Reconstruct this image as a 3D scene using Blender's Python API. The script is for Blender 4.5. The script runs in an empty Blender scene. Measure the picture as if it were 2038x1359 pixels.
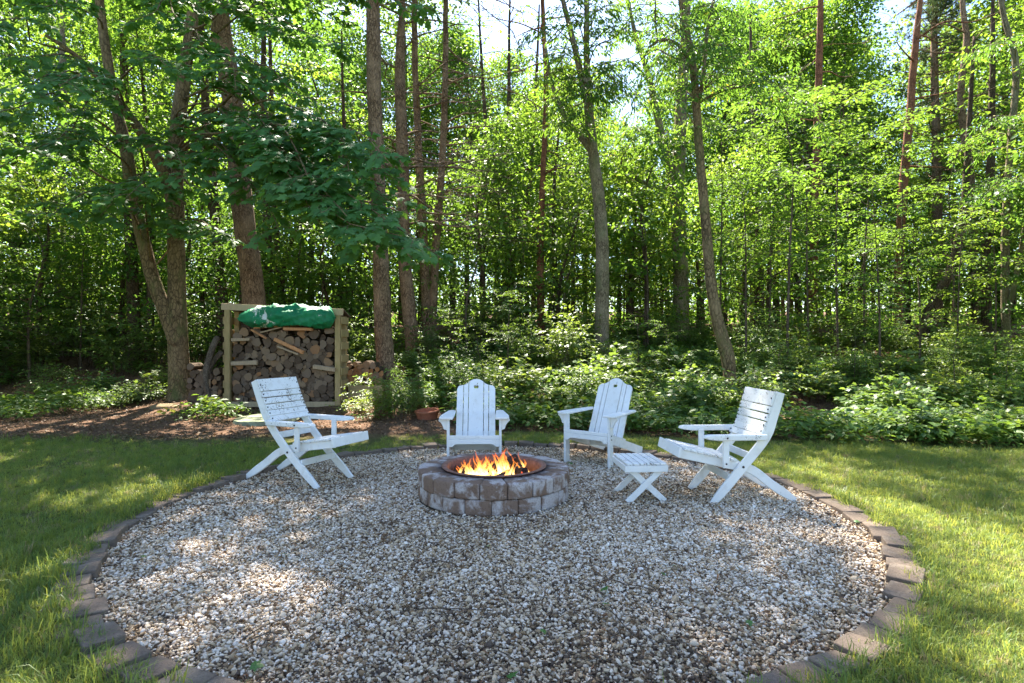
import bpy, bmesh, math, random
import numpy as np
from mathutils import Vector, Matrix, Euler

random.seed(7)
RNG = np.random.default_rng(11)
R = math.radians
S = bpy.context.scene
COL = S.collection

# ------------------------------------------------------------------ camera, sky, sun, exposure
CAM_H, FPX = 1.35, 1160.0
cam_data = bpy.data.cameras.new('camera')
cam_data.sensor_width = 36.0
cam_data.lens = 36.0 * FPX / 2038.0
cam_data.clip_start = 0.05
cam_data.clip_end = 1500
cam = bpy.data.objects.new('camera', cam_data)
COL.objects.link(cam)
cam.location = (0, 0, CAM_H)
cam.rotation_euler = (R(90), 0, 0)
S.camera = cam

SUN_AZ, SUN_EL = -14.0, 55.0        # degrees left of straight ahead, elevation
world = bpy.data.worlds.new('World')
S.world = world
world.use_nodes = True
wn = world.node_tree.nodes
wl = world.node_tree.links
wn.clear()
sky = wn.new('ShaderNodeTexSky')
sky.sky_type = 'NISHITA'
sky.sun_disc = False
sky.sun_elevation = R(SUN_EL)
sky.sun_rotation = R(SUN_AZ)
sky.air_density = 1.0
sky.dust_density = 0.7
sky.ozone_density = 2.5
bg = wn.new('ShaderNodeBackground')
bg.inputs['Strength'].default_value = 0.082
wo = wn.new('ShaderNodeOutputWorld')
wl.new(sky.outputs[0], bg.inputs[0])
wl.new(bg.outputs[0], wo.inputs[0])

sd = bpy.data.lights.new('sun', 'SUN')
sd.energy = 5.0
sd.angle = R(0.53)
sd.color = (1.0, 0.93, 0.80)
sun = bpy.data.objects.new('sun', sd)
COL.objects.link(sun)
sun_to = Vector((math.sin(R(SUN_AZ)) * math.cos(R(SUN_EL)), math.cos(R(SUN_AZ)) * math.cos(R(SUN_EL)), math.sin(R(SUN_EL))))
sun.rotation_euler = sun_to.to_track_quat('Z', 'Y').to_euler()
sun.location = (-5, 10, 30)

vs = S.view_settings
vs.view_transform = 'Standard'
vs.look = 'None'
vs.gamma = 1.0
vs.use_curve_mapping = False
vs.exposure = 2.55
cy = S.cycles
cy.max_bounces = 9
cy.diffuse_bounces = 4
cy.glossy_bounces = 2
cy.transmission_bounces = 6
cy.transparent_max_bounces = 16
cy.caustics_reflective = False
cy.caustics_refractive = False
cy.sample_clamp_indirect = 6.0

# ------------------------------------------------------------------ geometry helpers
def at(px, py, d):
    """point seen at a photo pixel, at depth d in metres"""
    return np.array([(px - 1019.0) * d / FPX, d, CAM_H - (py - 680.0) * d / FPX])

def smooth01(t):
    t = np.clip(t, 0, 1)
    return t * t * (3 - 2 * t)

def ground_z(x, y):
    x = np.asarray(x, float); y = np.asarray(y, float)
    y0 = 9.2 + 2.9 * smooth01((-x - 1.5) / 3.5)
    t = y - y0
    rise = 0.14 * np.where(t > 0, np.sqrt(t * t + 0.6) - 0.775, 0)
    rise = np.where(rise > 1.7, 1.7 + 0.6 * (1 - np.exp(-(rise - 1.7) / 0.6)), rise)
    rise = rise + 0.075 * np.clip(y - 58, 0, 90) * smooth01((y - 58) / 20)
    w = np.clip((y - 8.5) / 3.0, 0, 1)
    bump = 0.09 * np.sin(x * 0.9 + 1.3) * np.sin(y * 0.7 + .4) + 0.05 * np.sin(x * 2.1 + y * 1.3)
    lawn = 0.015 * np.sin(x * 1.1 + .5) * np.sin(y * 1.3)
    rr = np.hypot(x - CX, y - CY)
    lawn = lawn * np.clip((rr - 2.9) / 1.0, 0, 1)
    return rise + w * bump * np.clip(np.hypot(x, y) / 14, 0, 1) + lawn

CX, CY, CR = -0.11, 4.83, 2.90       # gravel circle, outer edge of the kerb stones

def link(o, parent=None):
    COL.objects.link(o)
    if parent is not None:
        o.parent = parent
    return o

def tag(o, label=None, cat=None, group=None, kind=None):
    if label: o['label'] = label
    if cat: o['category'] = cat
    if group: o['group'] = group
    if kind: o['kind'] = kind
    return o

def empty(name, loc=(0, 0, 0), rz=0.0):
    o = bpy.data.objects.new(name, None)
    o.empty_display_size = 0.1
    o.location = loc
    o.rotation_euler = (0, 0, rz)
    return link(o)

def np_mesh(name, verts, faces, mats=(), smooth=False, midx=None, tint=None):
    """faces: (n,k) int array, or list of such arrays"""
    me = bpy.data.meshes.new(name)
    if isinstance(faces, np.ndarray):
        faces = [faces]
    faces = [f for f in faces if len(f)]
    verts = np.asarray(verts, np.float32)
    nl = sum(f.size for f in faces)
    npoly = sum(len(f) for f in faces)
    me.vertices.add(len(verts))
    me.vertices.foreach_set('co', verts.ravel())
    me.loops.add(nl)
    me.loops.foreach_set('vertex_index', np.concatenate([f.ravel() for f in faces]).astype(np.int32))
    me.polygons.add(npoly)
    tot = np.concatenate([np.full(len(f), f.shape[1]) for f in faces])
    st = np.concatenate([[0], np.cumsum(tot)[:-1]])
    me.polygons.foreach_set('loop_start', st.astype(np.int32))
    me.polygons.foreach_set('loop_total', tot.astype(np.int32))
    me.polygons.foreach_set('use_smooth', np.full(npoly, bool(smooth)))
    if midx is not None:
        me.polygons.foreach_set('material_index', np.asarray(midx, np.int32))
    for m in mats:
        me.materials.append(m)
    if tint is not None:
        a = me.attributes.new('tint', 'FLOAT', 'POINT')
        a.data.foreach_set('value', np.asarray(tint, np.float32))
    me.update(calc_edges=True)
    me.validate()
    return me

def mesh_obj(name, me, parent=None, loc=None, rot=None):
    o = bpy.data.objects.new(name, me)
    if loc is not None: o.location = loc
    if rot is not None: o.rotation_euler = rot
    return link(o, parent)

def curve_pts(pts, step=0.15):
    """Catmull-Rom resample of (n,k) control points"""
    P = np.asarray(pts, float)
    if len(P) == 2:
        n = max(2, int(np.linalg.norm(P[1, :3] - P[0, :3]) / step) + 1)
        t = np.linspace(0, 1, n)[:, None]
        return P[0] * (1 - t) + P[1] * t
    Q = np.vstack([2 * P[0] - P[1], P, 2 * P[-1] - P[-2]])
    out = []
    for i in range(1, len(Q) - 2):
        p0, p1, p2, p3 = Q[i - 1], Q[i], Q[i + 1], Q[i + 2]
        n = max(2, int(np.linalg.norm(p2[:3] - p1[:3]) / step) + 1)
        t = np.linspace(0, 1, n, endpoint=False)[:, None]
        out.append(0.5 * (2 * p1 + (p2 - p0) * t + (2 * p0 - 5 * p1 + 4 * p2 - p3) * t ** 2 + (3 * p1 - p0 - 3 * p2 + p3) * t ** 3))
    out.append(P[-1:])
    return np.vstack(out)

def tube(P, rad, sides=8, rough=0.0, seed=0, cap=True):
    """returns verts, quads(list) swept along P (n,3) with radii rad (n,)"""
    P = np.asarray(P, float); n = len(P)
    T = np.gradient(P, axis=0)
    T /= np.linalg.norm(T, axis=1, keepdims=True) + 1e-9
    ref = np.array([0.0, 1.0, 0.0]) if abs(T[0, 1]) < 0.9 else np.array([1.0, 0, 0])
    N = np.zeros((n, 3))
    v = ref - T[0] * ref.dot(T[0])
    for i in range(n):
        v = v - T[i] * v.dot(T[i])
        v /= np.linalg.norm(v) + 1e-9
        N[i] = v
    B = np.cross(T, N)
    a = np.linspace(0, 2 * math.pi, sides, endpoint=False)
    r = np.asarray(rad, float)[:, None] * np.ones((1, sides))
    if rough > 0:
        g = np.random.default_rng(seed)
        ridge = g.normal(0, 1, (n, sides))
        k = np.array([.2, .6, 1, .6, .2]); k /= k.sum()
        ridge = np.apply_along_axis(lambda c: np.convolve(np.pad(c, 2, 'edge'), k, 'valid'), 0, ridge)
        low = np.sin(a[None, :] * 2 + np.linspace(0, 5, n)[:, None] + seed) * .5 + np.sin(a[None, :] * 3 - np.linspace(0, 7, n)[:, None] + 2 * seed) * .4
        r = r * (1 + rough * ridge + rough * .7 * low)
    V = P[:, None, :] + r[:, :, None] * (np.cos(a)[None, :, None] * N[:, None, :] + np.sin(a)[None, :, None] * B[:, None, :])
    V = V.reshape(-1, 3)
    i = np.arange(n - 1)[:, None] * sides
    j = np.arange(sides)[None, :]
    j2 = (j + 1) % sides
    F = np.stack([i + j, i + j2, i + sides + j2, i + sides + j], -1).reshape(-1, 4)
    fs = [F]
    if cap:
        fs.append(np.arange(sides)[::-1][None, :])
        fs.append((np.arange(sides) + (n - 1) * sides)[None, :])
    return V, fs

class MB:
    """collects pieces of one mesh"""
    def __init__(self):
        self.v, self.f, self.m, self.n = [], [], [], 0
    def add(self, V, fs, mat=0):
        if isinstance(fs, np.ndarray): fs = [fs]
        self.v.append(np.asarray(V, float))
        for f in fs:
            self.f.append(np.asarray(f) + self.n)
            self.m.append(np.full(len(f), mat))
        self.n += len(V)
        return self
    def tube(self, P, rad, sides=8, rough=0, seed=0, cap=True, mat=0):
        return self.add(*tube(P, rad, sides, rough, seed, cap), mat=mat)
    def mesh(self, name, mats, smooth=True):
        return np_mesh(name, np.vstack(self.v), self.f, mats, smooth, np.concatenate(self.m))

def bm_mesh(bm, name, mat, smooth=False):
    me = bpy.data.meshes.new(name)
    bm.to_mesh(me); bm.free()
    for m in (mat if isinstance(mat, (list, tuple)) else [mat]):
        me.materials.append(m)
    if smooth:
        me.polygons.foreach_set('use_smooth', np.ones(len(me.polygons), bool))
    return me

def box_mesh(name, size, mat, bevel=0.004, seg=2, center=(0, 0, 0), jitter=0.0, cuts=0, seed=0):
    bm = bmesh.new()
    bmesh.ops.create_cube(bm, size=1.0)
    for v in bm.verts:
        v.co = Vector((v.co.x * size[0] + center[0], v.co.y * size[1] + center[1], v.co.z * size[2] + center[2]))
    if bevel > 0:
        bmesh.ops.bevel(bm, geom=bm.edges[:], offset=bevel, segments=seg, profile=0.6, affect='EDGES')
    if cuts:
        bmesh.ops.subdivide_edges(bm, edges=[e for e in bm.edges if e.calc_length() > 2.2 * bevel], cuts=cuts, use_grid_fill=True)
    if jitter:
        g = random.Random(seed)
        for v in bm.verts:
            v.co += Vector((g.uniform(-1, 1), g.uniform(-1, 1), g.uniform(-1, 1))) * jitter
    return bm_mesh(bm, name, mat)

def board(name, p0, p1, width, thick, mat, parent, up=(0, 0, 1), bevel=0.004):
    """a plank from p0 to p1: its width lies along 'up' made square to the run, its thickness across"""
    p0 = Vector(p0); p1 = Vector(p1)
    x = (p1 - p0); L = x.length; x.normalize()
    u = Vector(up); u = (u - x * u.dot(x)).normalized()
    t = x.cross(u)
    me = box_mesh(name, (L, thick, width), mat, bevel)
    M = Matrix((x, t, u)).transposed().to_4x4()
    M.translation = (p0 + p1) / 2
    me.transform(M)
    return mesh_obj(name, me, parent)

def slab(name, outline, thick, mat, parent, M, bevel=0.004):
    """a flat piece cut to a 2D outline (x,z), thickness along y, placed by the matrix M"""
    bm = bmesh.new()
    vs_ = [bm.verts.new((p[0], -thick / 2, p[1])) for p in outline]
    f = bm.faces.new(vs_)
    r = bmesh.ops.extrude_face_region(bm, geom=[f])
    for g in r['geom']:
        if isinstance(g, bmesh.types.BMVert): g.co.y += thick
    bmesh.ops.recalc_face_normals(bm, faces=bm.faces[:])
    if bevel:
        es = [e for e in bm.edges if abs(e.verts[0].co.y - e.verts[1].co.y) < 1e-6]
        bmesh.ops.bevel(bm, geom=es, offset=bevel, segments=1, profile=.5, affect='EDGES')
    me = bm_mesh(bm, name, mat)
    me.transform(M)
    return mesh_obj(name, me, parent)

# ------------------------------------------------------------------ materials
def new_mat(name):
    m = bpy.data.materials.new(name)
    m.use_nodes = True
    nt = m.node_tree
    nt.nodes.clear()
    out = nt.nodes.new('ShaderNodeOutputMaterial')
    return m, nt, out

def N_(nt, t, **kw):
    n = nt.nodes.new(t)
    for k, v in kw.items():
        if k.startswith('i_'):
            key = k[2:].replace('_', ' ')
            n.inputs[key].default_value = v
        else:
            setattr(n, k, v)
    return n

def pos_map(nt, scale, obj=False):
    if obj:
        g = nt.nodes.new('ShaderNodeTexCoord'); src = g.outputs['Object']
    else:
        g = nt.nodes.new('ShaderNodeNewGeometry'); src = g.outputs['Position']
    mp = nt.nodes.new('ShaderNodeMapping')
    mp.inputs['Scale'].default_value = scale if isinstance(scale, (tuple, list)) else (scale,) * 3
    nt.links.new(src, mp.inputs['Vector'])
    return mp.outputs[0]

def noise(nt, vec, scale=5, detail=4, rough=0.6, dist=0.0):
    n = nt.nodes.new('ShaderNodeTexNoise')
    n.inputs['Scale'].default_value = scale
    n.inputs['Detail'].default_value = detail
    n.inputs['Roughness'].default_value = rough
    n.inputs['Distortion'].default_value = dist
    nt.links.new(vec, n.inputs['Vector'])
    return n.outputs['Fac']

def ramp(nt, fac, stops, interp='LINEAR'):
    r = nt.nodes.new('ShaderNodeValToRGB')
    r.color_ramp.interpolation = interp
    els = r.color_ramp.elements
    while len(els) < len(stops): els.new(0.5)
    for e, (p, c) in zip(els, stops):
        e.position = p
        e.color = (*c, 1) if len(c) == 3 else c
    nt.links.new(fac, r.inputs[0])
    return r.outputs[0]

def mixc(nt, fac, a, b, mode='MIX'):
    m = nt.nodes.new('ShaderNodeMix')
    m.data_type = 'RGBA'; m.blend_type = mode
    for s, v in ((m.inputs[0], fac), (m.inputs[6], a), (m.inputs[7], b)):
        if isinstance(v, (int, float)): s.default_value = v
        elif isinstance(v, tuple): s.default_value = (*v, 1)
        else: nt.links.new(v, s)
    return m.outputs[2]

def math_(nt, op, a, b=None, clamp=False):
    m = nt.nodes.new('ShaderNodeMath'); m.operation = op; m.use_clamp = clamp
    for i, v in enumerate((a, b)):
        if v is None: continue
        if isinstance(v, (int, float)): m.inputs[i].default_value = v
        else: nt.links.new(v, m.inputs[i])
    return m.outputs[0]

def finish(nt, out, color, rough=0.8, spec=0.3, bump=None, bump_d=0.01, bump_s=1.0, metal=0.0):
    b = nt.nodes.new('ShaderNodeBsdfPrincipled')
    if isinstance(color, tuple): b.inputs['Base Color'].default_value = (*color, 1)
    else: nt.links.new(color, b.inputs['Base Color'])
    if isinstance(rough, (int, float)): b.inputs['Roughness'].default_value = rough
    else: nt.links.new(rough, b.inputs['Roughness'])
    b.inputs['Specular IOR Level'].default_value = spec
    b.inputs['Metallic'].default_value = metal
    if bump is not None:
        bp = nt.nodes.new('ShaderNodeBump')
        bp.inputs['Strength'].default_value = bump_s
        bp.inputs['Distance'].default_value = bump_d
        nt.links.new(bump, bp.inputs['Height'])
        nt.links.new(bp.outputs[0], b.inputs['Normal'])
    nt.links.new(b.outputs[0], out.inputs[0])
    return b

def rand_obj(nt):
    return nt.nodes.new('ShaderNodeObjectInfo').outputs['Random']

def bark_mat(name, dark, mid, light, vstretch=0.22, scale=26, depth=0.02, moss=None):
    m, nt, out = new_mat(name)
    v = pos_map(nt, (1, 1, vstretch))
    n1 = noise(nt, v, scale, 6, .65, .6)
    n2 = noise(nt, pos_map(nt, 1), 2.2, 4)
    vo = nt.nodes.new('ShaderNodeTexVoronoi'); vo.feature = 'DISTANCE_TO_EDGE'
    vo.inputs['Scale'].default_value = scale * .8
    mp = pos_map(nt, (1, 1, vstretch * 1.3))
    wv = nt.nodes.new('ShaderNodeVectorMath'); wv.operation = 'ADD'
    nz = nt.nodes.new('ShaderNodeTexNoise'); nz.inputs['Scale'].default_value = scale * .5
    nt.links.new(mp, nz.inputs['Vector'])
    sc = nt.nodes.new('ShaderNodeVectorMath'); sc.operation = 'SCALE'; sc.inputs['Scale'].default_value = .12
    nt.links.new(nz.outputs['Color'], sc.inputs[0])
    nt.links.new(mp, wv.inputs[0]); nt.links.new(sc.outputs[0], wv.inputs[1])
    nt.links.new(wv.outputs[0], vo.inputs['Vector'])
    crack = ramp(nt, vo.outputs['Distance'], [(0.0, (0, 0, 0)), (0.16, (1, 1, 1))])
    c = ramp(nt, n1, [(.25, dark), (.5, mid), (.75, light)])
    c = mixc(nt, crack, dark, c)
    c = mixc(nt, ramp(nt, n2, [(.45, (0, 0, 0)), (.7, (.5, .5, .5))]), c, light)
    if moss:
        n3 = noise(nt, pos_map(nt, (1, 1, .5)), 3.1, 5)
        c = mixc(nt, ramp(nt, n3, [(.52, (0, 0, 0)), (.68, (.75, .75, .75))]), c, moss)
    h = math_(nt, 'ADD', math_(nt, 'MULTIPLY', n1, .7), math_(nt, 'MULTIPLY', crack, .5))
    finish(nt, out, c, .9, .15, h, depth, 1.0)
    return m

def leaf_mat(name, dark, light, trans, tfac=0.42, spec=0.35, rough=0.5, instancer=False, odd=None, vary=True):
    m, nt, out = new_mat(name)
    at_ = nt.nodes.new('ShaderNodeAttribute')
    at_.attribute_name = 'tint'
    at_.attribute_type = 'INSTANCER' if instancer else 'GEOMETRY'
    f = at_.outputs['Fac']
    c = mixc(nt, f, dark, light)
    t = mixc(nt, f, tuple(x * .72 for x in trans), trans)
    if vary:                                    # trees of a kind differ a little in tone
        rnd = rand_obj(nt)
        tone = ramp(nt, rnd, [(0, (.68, .82, .90)), (.35, (1.0, 1.0, .9)), (.7, (.85, .92, .8)), (1, (1.25, 1.08, .9))])
        c = mixc(nt, 1.0, c, tone, 'MULTIPLY'); t = mixc(nt, 1.0, t, tone, 'MULTIPLY')
    if odd:
        k = math_(nt, 'GREATER_THAN', f, .965)
        c = mixc(nt, k, c, odd); t = mixc(nt, k, t, odd)
    b = nt.nodes.new('ShaderNodeBsdfPrincipled')
    nt.links.new(c, b.inputs['Base Color'])
    b.inputs['Roughness'].default_value = rough
    b.inputs['Specular IOR Level'].default_value = spec
    tr = nt.nodes.new('ShaderNodeBsdfTranslucent')
    nt.links.new(t, tr.inputs['Color'])
    mx = nt.nodes.new('ShaderNodeMixShader')
    mx.inputs[0].default_value = tfac
    nt.links.new(b.outputs[0], mx.inputs[1]); nt.links.new(tr.outputs[0], mx.inputs[2])
    nt.links.new(mx.outputs[0], out.inputs[0])
    return m

M = {}
M['pine_bark'] = bark_mat('pine_bark', (.065, .040, .025), (.255, .158, .095), (.42, .285, .185), .28, 30, .018)
M['red_bark'] = bark_mat('red_bark', (.06, .026, .016), (.25, .10, .052), (.40, .185, .10), .28, 34, .012)
M['maple_bark'] = bark_mat('maple_bark', (.055, .037, .020), (.19, .13, .068), (.30, .21, .115), .35, 20, .010, (.11, .12, .04))
M['grey_bark'] = bark_mat('grey_bark', (.075, .055, .035), (.24, .185, .115), (.40, .32, .21), .30, 30, .012, (.16, .16, .08))
M['dark_bark'] = bark_mat('dark_bark', (.03, .020, .013), (.10, .066, .042), (.17, .12, .08), .3, 24, .012)
M['twig'] = bark_mat('twig', (.04, .028, .02), (.12, .085, .06), (.2, .15, .11), .5, 30, .004)

M['maple_leaf'] = leaf_mat('maple_leaf', (.048, .125, .036), (.095, .225, .072), (.26, .48, .06), .42, .22, .55)
M['canopy_leaf'] = leaf_mat('canopy_leaf', (.040, .095, .016), (.11, .18, .028), (.30, .48, .05), .48, .25, .55)
M['under_leaf'] = leaf_mat('under_leaf', (.040, .10, .018), (.115, .185, .035), (.29, .46, .05), .46, .3, .52)
M['cherry_leaf'] = leaf_mat('cherry_leaf', (.035, .090, .018), (.09, .17, .028), (.32, .52, .05), .46, .3, .5, odd=(.5, .45, .05))
M['shrub_leaf'] = leaf_mat('shrub_leaf', (.040, .10, .022), (.16, .23, .06), (.34, .48, .07), .38, .55, .5)
M['needle'] = leaf_mat('needle', (.05, .085, .035), (.10, .15, .07), (.12, .18, .06), .25, .3, .5)
M['cover_leaf'] = leaf_mat('cover_leaf', (.04, .095, .02), (.12, .20, .04), (.28, .42, .05), .36, .3, .5, instancer=True)
M['grass_blade'] = leaf_mat('grass_blade', (.065, .14, .022), (.21, .27, .06), (.56, .60, .12), .44, .45, .5, instancer=True, odd=(.33, .27, .13))
M['litter_leaf'] = leaf_mat('litter_leaf', (.10, .052, .028), (.34, .21, .13), (.2, .11, .05), .15, .3, .6, instancer=True)

# white weathered paint
def paint_mat(name, chips):
    m, nt, out = new_mat(name)
    v = pos_map(nt, 1, obj=False)
    n1 = noise(nt, v, 60, 6, .7)
    n2 = noise(nt, v, 6, 3)
    n3 = noise(nt, v, 2.0, 4)
    base = ramp(nt, n3, [(.3, (.70, .69, .66)), (.7, (.80, .80, .79))])
    k = math_(nt, 'ADD', math_(nt, 'MULTIPLY', n1, .75), math_(nt, 'MULTIPLY', n2, .35))
    chip = ramp(nt, k, [(chips, (0, 0, 0)), (chips + .03, (1, 1, 1))])
    dirt = noise(nt, v, 14, 5, .6)
    base = mixc(nt, ramp(nt, dirt, [(.52, (0, 0, 0)), (.85, (.5, .5, .5))]), base, (.44, .39, .30))
    c = mixc(nt, chip, base, (.19, .155, .12))
    finish(nt, out, c, .55, .35, math_(nt, 'SUBTRACT', math_(nt, 'MULTIPLY', n1, .4), chip), .0012, .8)
    return m
M['paint'] = paint_mat('white_paint', .70)
M['paint_worn'] = paint_mat('white_paint_worn', .622)

def simple(name, color, rough=.7, spec=.3, var=.25, scale=20, bump=.002, metal=0):
    m, nt, out = new_mat(name)
    v = pos_map(nt, 1)
    n = noise(nt, v, scale, 5, .65)
    c = ramp(nt, n, [(.25, tuple(x * (1 - var) for x in color)), (.75, tuple(min(1, x * (1 + var)) for x in color))])
    finish(nt, out, c, rough, spec, n, bump, 1.0, metal)
    return m
M['bolt'] = simple('bolt_iron', (.05, .045, .04), .5, .5, .3, 60, .0005, .6)
M['soot'] = simple('soot', (.022, .018, .016), .95, .1, .5, 25, .01)
M['char'] = simple('charred_wood', (.035, .026, .022), .9, .2, .7, 30, .006)
M['rust'] = simple('rusty_steel', (.20, .10, .075), .75, .4, .55, 26, .003, .15)
M['stone_pale'] = simple('mossy_slab', (.20, .22, .14), .9, .2, .4, 7, .004)
M['stone_brown'] = simple('brown_stone', (.17, .12, .065), .9, .2, .4, 9, .01)
M['terracotta'] = simple('terracotta', (.36, .13, .07), .8, .2, .3, 18, .001)
M['gravel_bed'] = simple('gravel_bed', (.30, .23, .165), 1.0, .1, .6, 40, .01)
M['ash'] = simple('ash', (.11, .095, .09), 1.0, .1, .7, 18, .02)

# treated lumber of the shed
def lumber(name, a, b, g=None):
    m, nt, out = new_mat(name)
    v = pos_map(nt, (1, 1, 1))
    n = noise(nt, pos_map(nt, (6, 6, .8)), 12, 5, .6, .5)
    n2 = noise(nt, v, 3, 4)
    c = ramp(nt, n, [(.25, a), (.75, b)])
    if g:
        c = mixc(nt, ramp(nt, n2, [(.45, (0, 0, 0)), (.7, (.6, .6, .6))]), c, g)
    knot = ramp(nt, noise(nt, v, 22, 2), [(.72, (0, 0, 0)), (.78, (1, 1, 1))])
    c = mixc(nt, knot, c, (.12, .06, .03))
    finish(nt, out, c, .85, .2, n, .003)
    return m
M['lumber'] = lumber('treated_lumber', (.27, .19, .085), (.44, .32, .16), (.22, .19, .075))
M['lumber_pale'] = lumber('pale_lumber', (.36, .26, .15), (.52, .39, .25))
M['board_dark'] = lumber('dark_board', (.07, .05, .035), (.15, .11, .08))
M['split_orange'] = lumber('split_wood_orange', (.36, .15, .06), (.60, .31, .15))
M['split_tan'] = lumber('split_wood_tan', (.28, .19, .12), (.45, .34, .23))

def log_end(name, tones):
    m, nt, out = new_mat(name)
    tc = nt.nodes.new('ShaderNodeTexCoord')
    ob = tc.outputs['Object']
    sx = nt.nodes.new('ShaderNodeSeparateXYZ'); nt.links.new(ob, sx.inputs[0])
    r = math_(nt, 'SQRT', math_(nt, 'ADD', math_(nt, 'POWER', sx.outputs[0], 2.0), math_(nt, 'POWER', sx.outputs[2], 2.0)))
    ad = nt.nodes.new('ShaderNodeVectorMath'); ad.operation = 'ADD'
    rn = rand_obj(nt)
    cb = nt.nodes.new('ShaderNodeCombineXYZ'); nt.links.new(math_(nt, 'MULTIPLY', rn, 40), cb.inputs[0])
    nt.links.new(ob, ad.inputs[0]); nt.links.new(cb.outputs[0], ad.inputs[1])
    nz = noise(nt, ad.outputs[0], 2.2, 4, .6)
    ring = math_(nt, 'SINE', math_(nt, 'ADD', math_(nt, 'MULTIPLY', r, 30), math_(nt, 'MULTIPLY', nz, 6)))
    base = ramp(nt, rn, tones, 'LINEAR')
    c = mixc(nt, math_(nt, 'MULTIPLY', math_(nt, 'ADD', ring, 1), .07), base, (.08, .05, .035))
    c = mixc(nt, ramp(nt, nz, [(.5, (0, 0, 0)), (.8, (.6, .6, .6))]), c, (.14, .11, .085))
    finish(nt, out, c, .9, .15, nz, .002)
    return m
M['log_end'] = log_end('log_end', [(0, (.07, .045, .03)), (.3, (.12, .08, .053)), (.6, (.19, .135, .095)), (.85, (.25, .165, .10)), (1, (.30, .14, .06))])
M['log_end_fresh'] = log_end('log_end_fresh', [(0, (.28, .11, .04)), (.5, (.36, .17, .07)), (1, (.22, .14, .09))])

# concrete blocks of the pit and the kerb
def block_mat(name, brown, brown2, pale, lo, hi, soot=False):
    m, nt, out = new_mat(name)
    v = pos_map(nt, 1)
    ro = rand_obj(nt)
    ad = nt.nodes.new('ShaderNodeVectorMath'); ad.operation = 'ADD'
    cb = nt.nodes.new('ShaderNodeCombineXYZ'); nt.links.new(math_(nt, 'MULTIPLY', ro, 30), cb.inputs[0]); nt.links.new(math_(nt, 'MULTIPLY', ro, 17), cb.inputs[2])
    nt.links.new(v, ad.inputs[0]); nt.links.new(cb.outputs[0], ad.inputs[1])
    n1 = noise(nt, ad.outputs[0], 4.6, 5, .6, .4)
    n2 = noise(nt, v, 95, 4, .7)
    n3 = noise(nt, ad.outputs[0], 16, 4)
    b = mixc(nt, n3, brown, brown2)
    b = mixc(nt, ramp(nt, ro, [(0, (0, 0, 0)), (1, (.5, .5, .5))]), b, brown2)
    c = mixc(nt, ramp(nt, n1, [(lo, (0, 0, 0)), (hi, (1, 1, 1))]), b, pale)
    c = mixc(nt, ramp(nt, n2, [(.35, (.5, .5, .5)), (.5, (0, 0, 0))]), c, tuple(x * .45 for x in brown))
    if soot:                                   # soot around the mouth of the pit
        cx = nt.nodes.new('ShaderNodeVectorMath'); cx.operation = 'DISTANCE'
        cx.inputs[1].default_value = (-.16, 5.2, .24); nt.links.new(v, cx.inputs[0])
        dd = math_(nt, 'ADD', cx.outputs['Value'], math_(nt, 'MULTIPLY', math_(nt, 'SUBTRACT', n3, .5), .16))
        c = mixc(nt, ramp(nt, dd, [(.47, (.85, .85, .85)), (.56, (0, 0, 0))]), c, (.05, .035, .035))
    finish(nt, out, c, .92, .2, math_(nt, 'ADD', math_(nt, 'MULTIPLY', n2, .6), math_(nt, 'MULTIPLY', n3, .4)), .005)
    return m
M['pit_block'] = block_mat('pit_block', (.15, .090, .060), (.23, .155, .115), (.45, .395, .37), .46, .55, True)
M['kerb_block'] = block_mat('kerb_block', (.10, .080, .064), (.19, .142, .108), (.26, .215, .17), .5, .75)

# gravel stones: colour by stone
def gravel_mat():
    m, nt, out = new_mat('gravel_stone')
    a = nt.nodes.new('ShaderNodeAttribute'); a.attribute_name = 'tint'; a.attribute_type = 'INSTANCER'
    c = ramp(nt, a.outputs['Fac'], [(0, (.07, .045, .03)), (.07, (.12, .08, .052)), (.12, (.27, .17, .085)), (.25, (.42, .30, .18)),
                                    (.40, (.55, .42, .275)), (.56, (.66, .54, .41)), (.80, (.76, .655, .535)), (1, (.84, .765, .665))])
    n = noise(nt, pos_map(nt, 1), 120, 3, .6)
    c = mixc(nt, ramp(nt, n, [(.5, (0, 0, 0)), (.8, (.45, .45, .45))]), c, (.25, .19, .13))
    finish(nt, out, c, .75, .3, n, .001)
    return m
M['gravel'] = gravel_mat()

def ground_mat():
    m, nt, out = new_mat('ground_soil')
    v = pos_map(nt, 1)
    n1 = noise(nt, v, 1.3, 5, .6)
    n2 = noise(nt, v, 24, 6, .7)
    n3 = noise(nt, v, 90, 3, .7)
    soil = ramp(nt, n2, [(.25, (.045, .027, .017)), (.5, (.13, .075, .047)), (.75, (.25, .155, .10))])
    soil = mixc(nt, ramp(nt, n3, [(.6, (0, 0, 0)), (.75, (.6, .6, .6))]), soil, (.26, .19, .14))
    turf = ramp(nt, n2, [(.25, (.05, .06, .018)), (.6, (.10, .115, .035)), (.8, (.20, .155, .07))])
    # lawn on this side of the wood's edge
    g = nt.nodes.new('ShaderNodeNewGeometry')
    sx = nt.nodes.new('ShaderNodeSeparateXYZ'); nt.links.new(g.outputs['Position'], sx.inputs[0])
    edge = math_(nt, 'ADD', sx.outputs[1], math_(nt, 'MULTIPLY', math_(nt, 'SUBTRACT', n1, .5), 1.6))
    k = ramp(nt, math_(nt, 'DIVIDE', edge, 20.0), [(.385, (1, 1, 1)), (.43, (0, 0, 0))])
    c = mixc(nt, k, soil, turf)
    finish(nt, out, c, 1.0, .1, math_(nt, 'ADD', n2, math_(nt, 'MULTIPLY', n3, .4)), .03)
    return m
M['ground'] = ground_mat()

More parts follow.
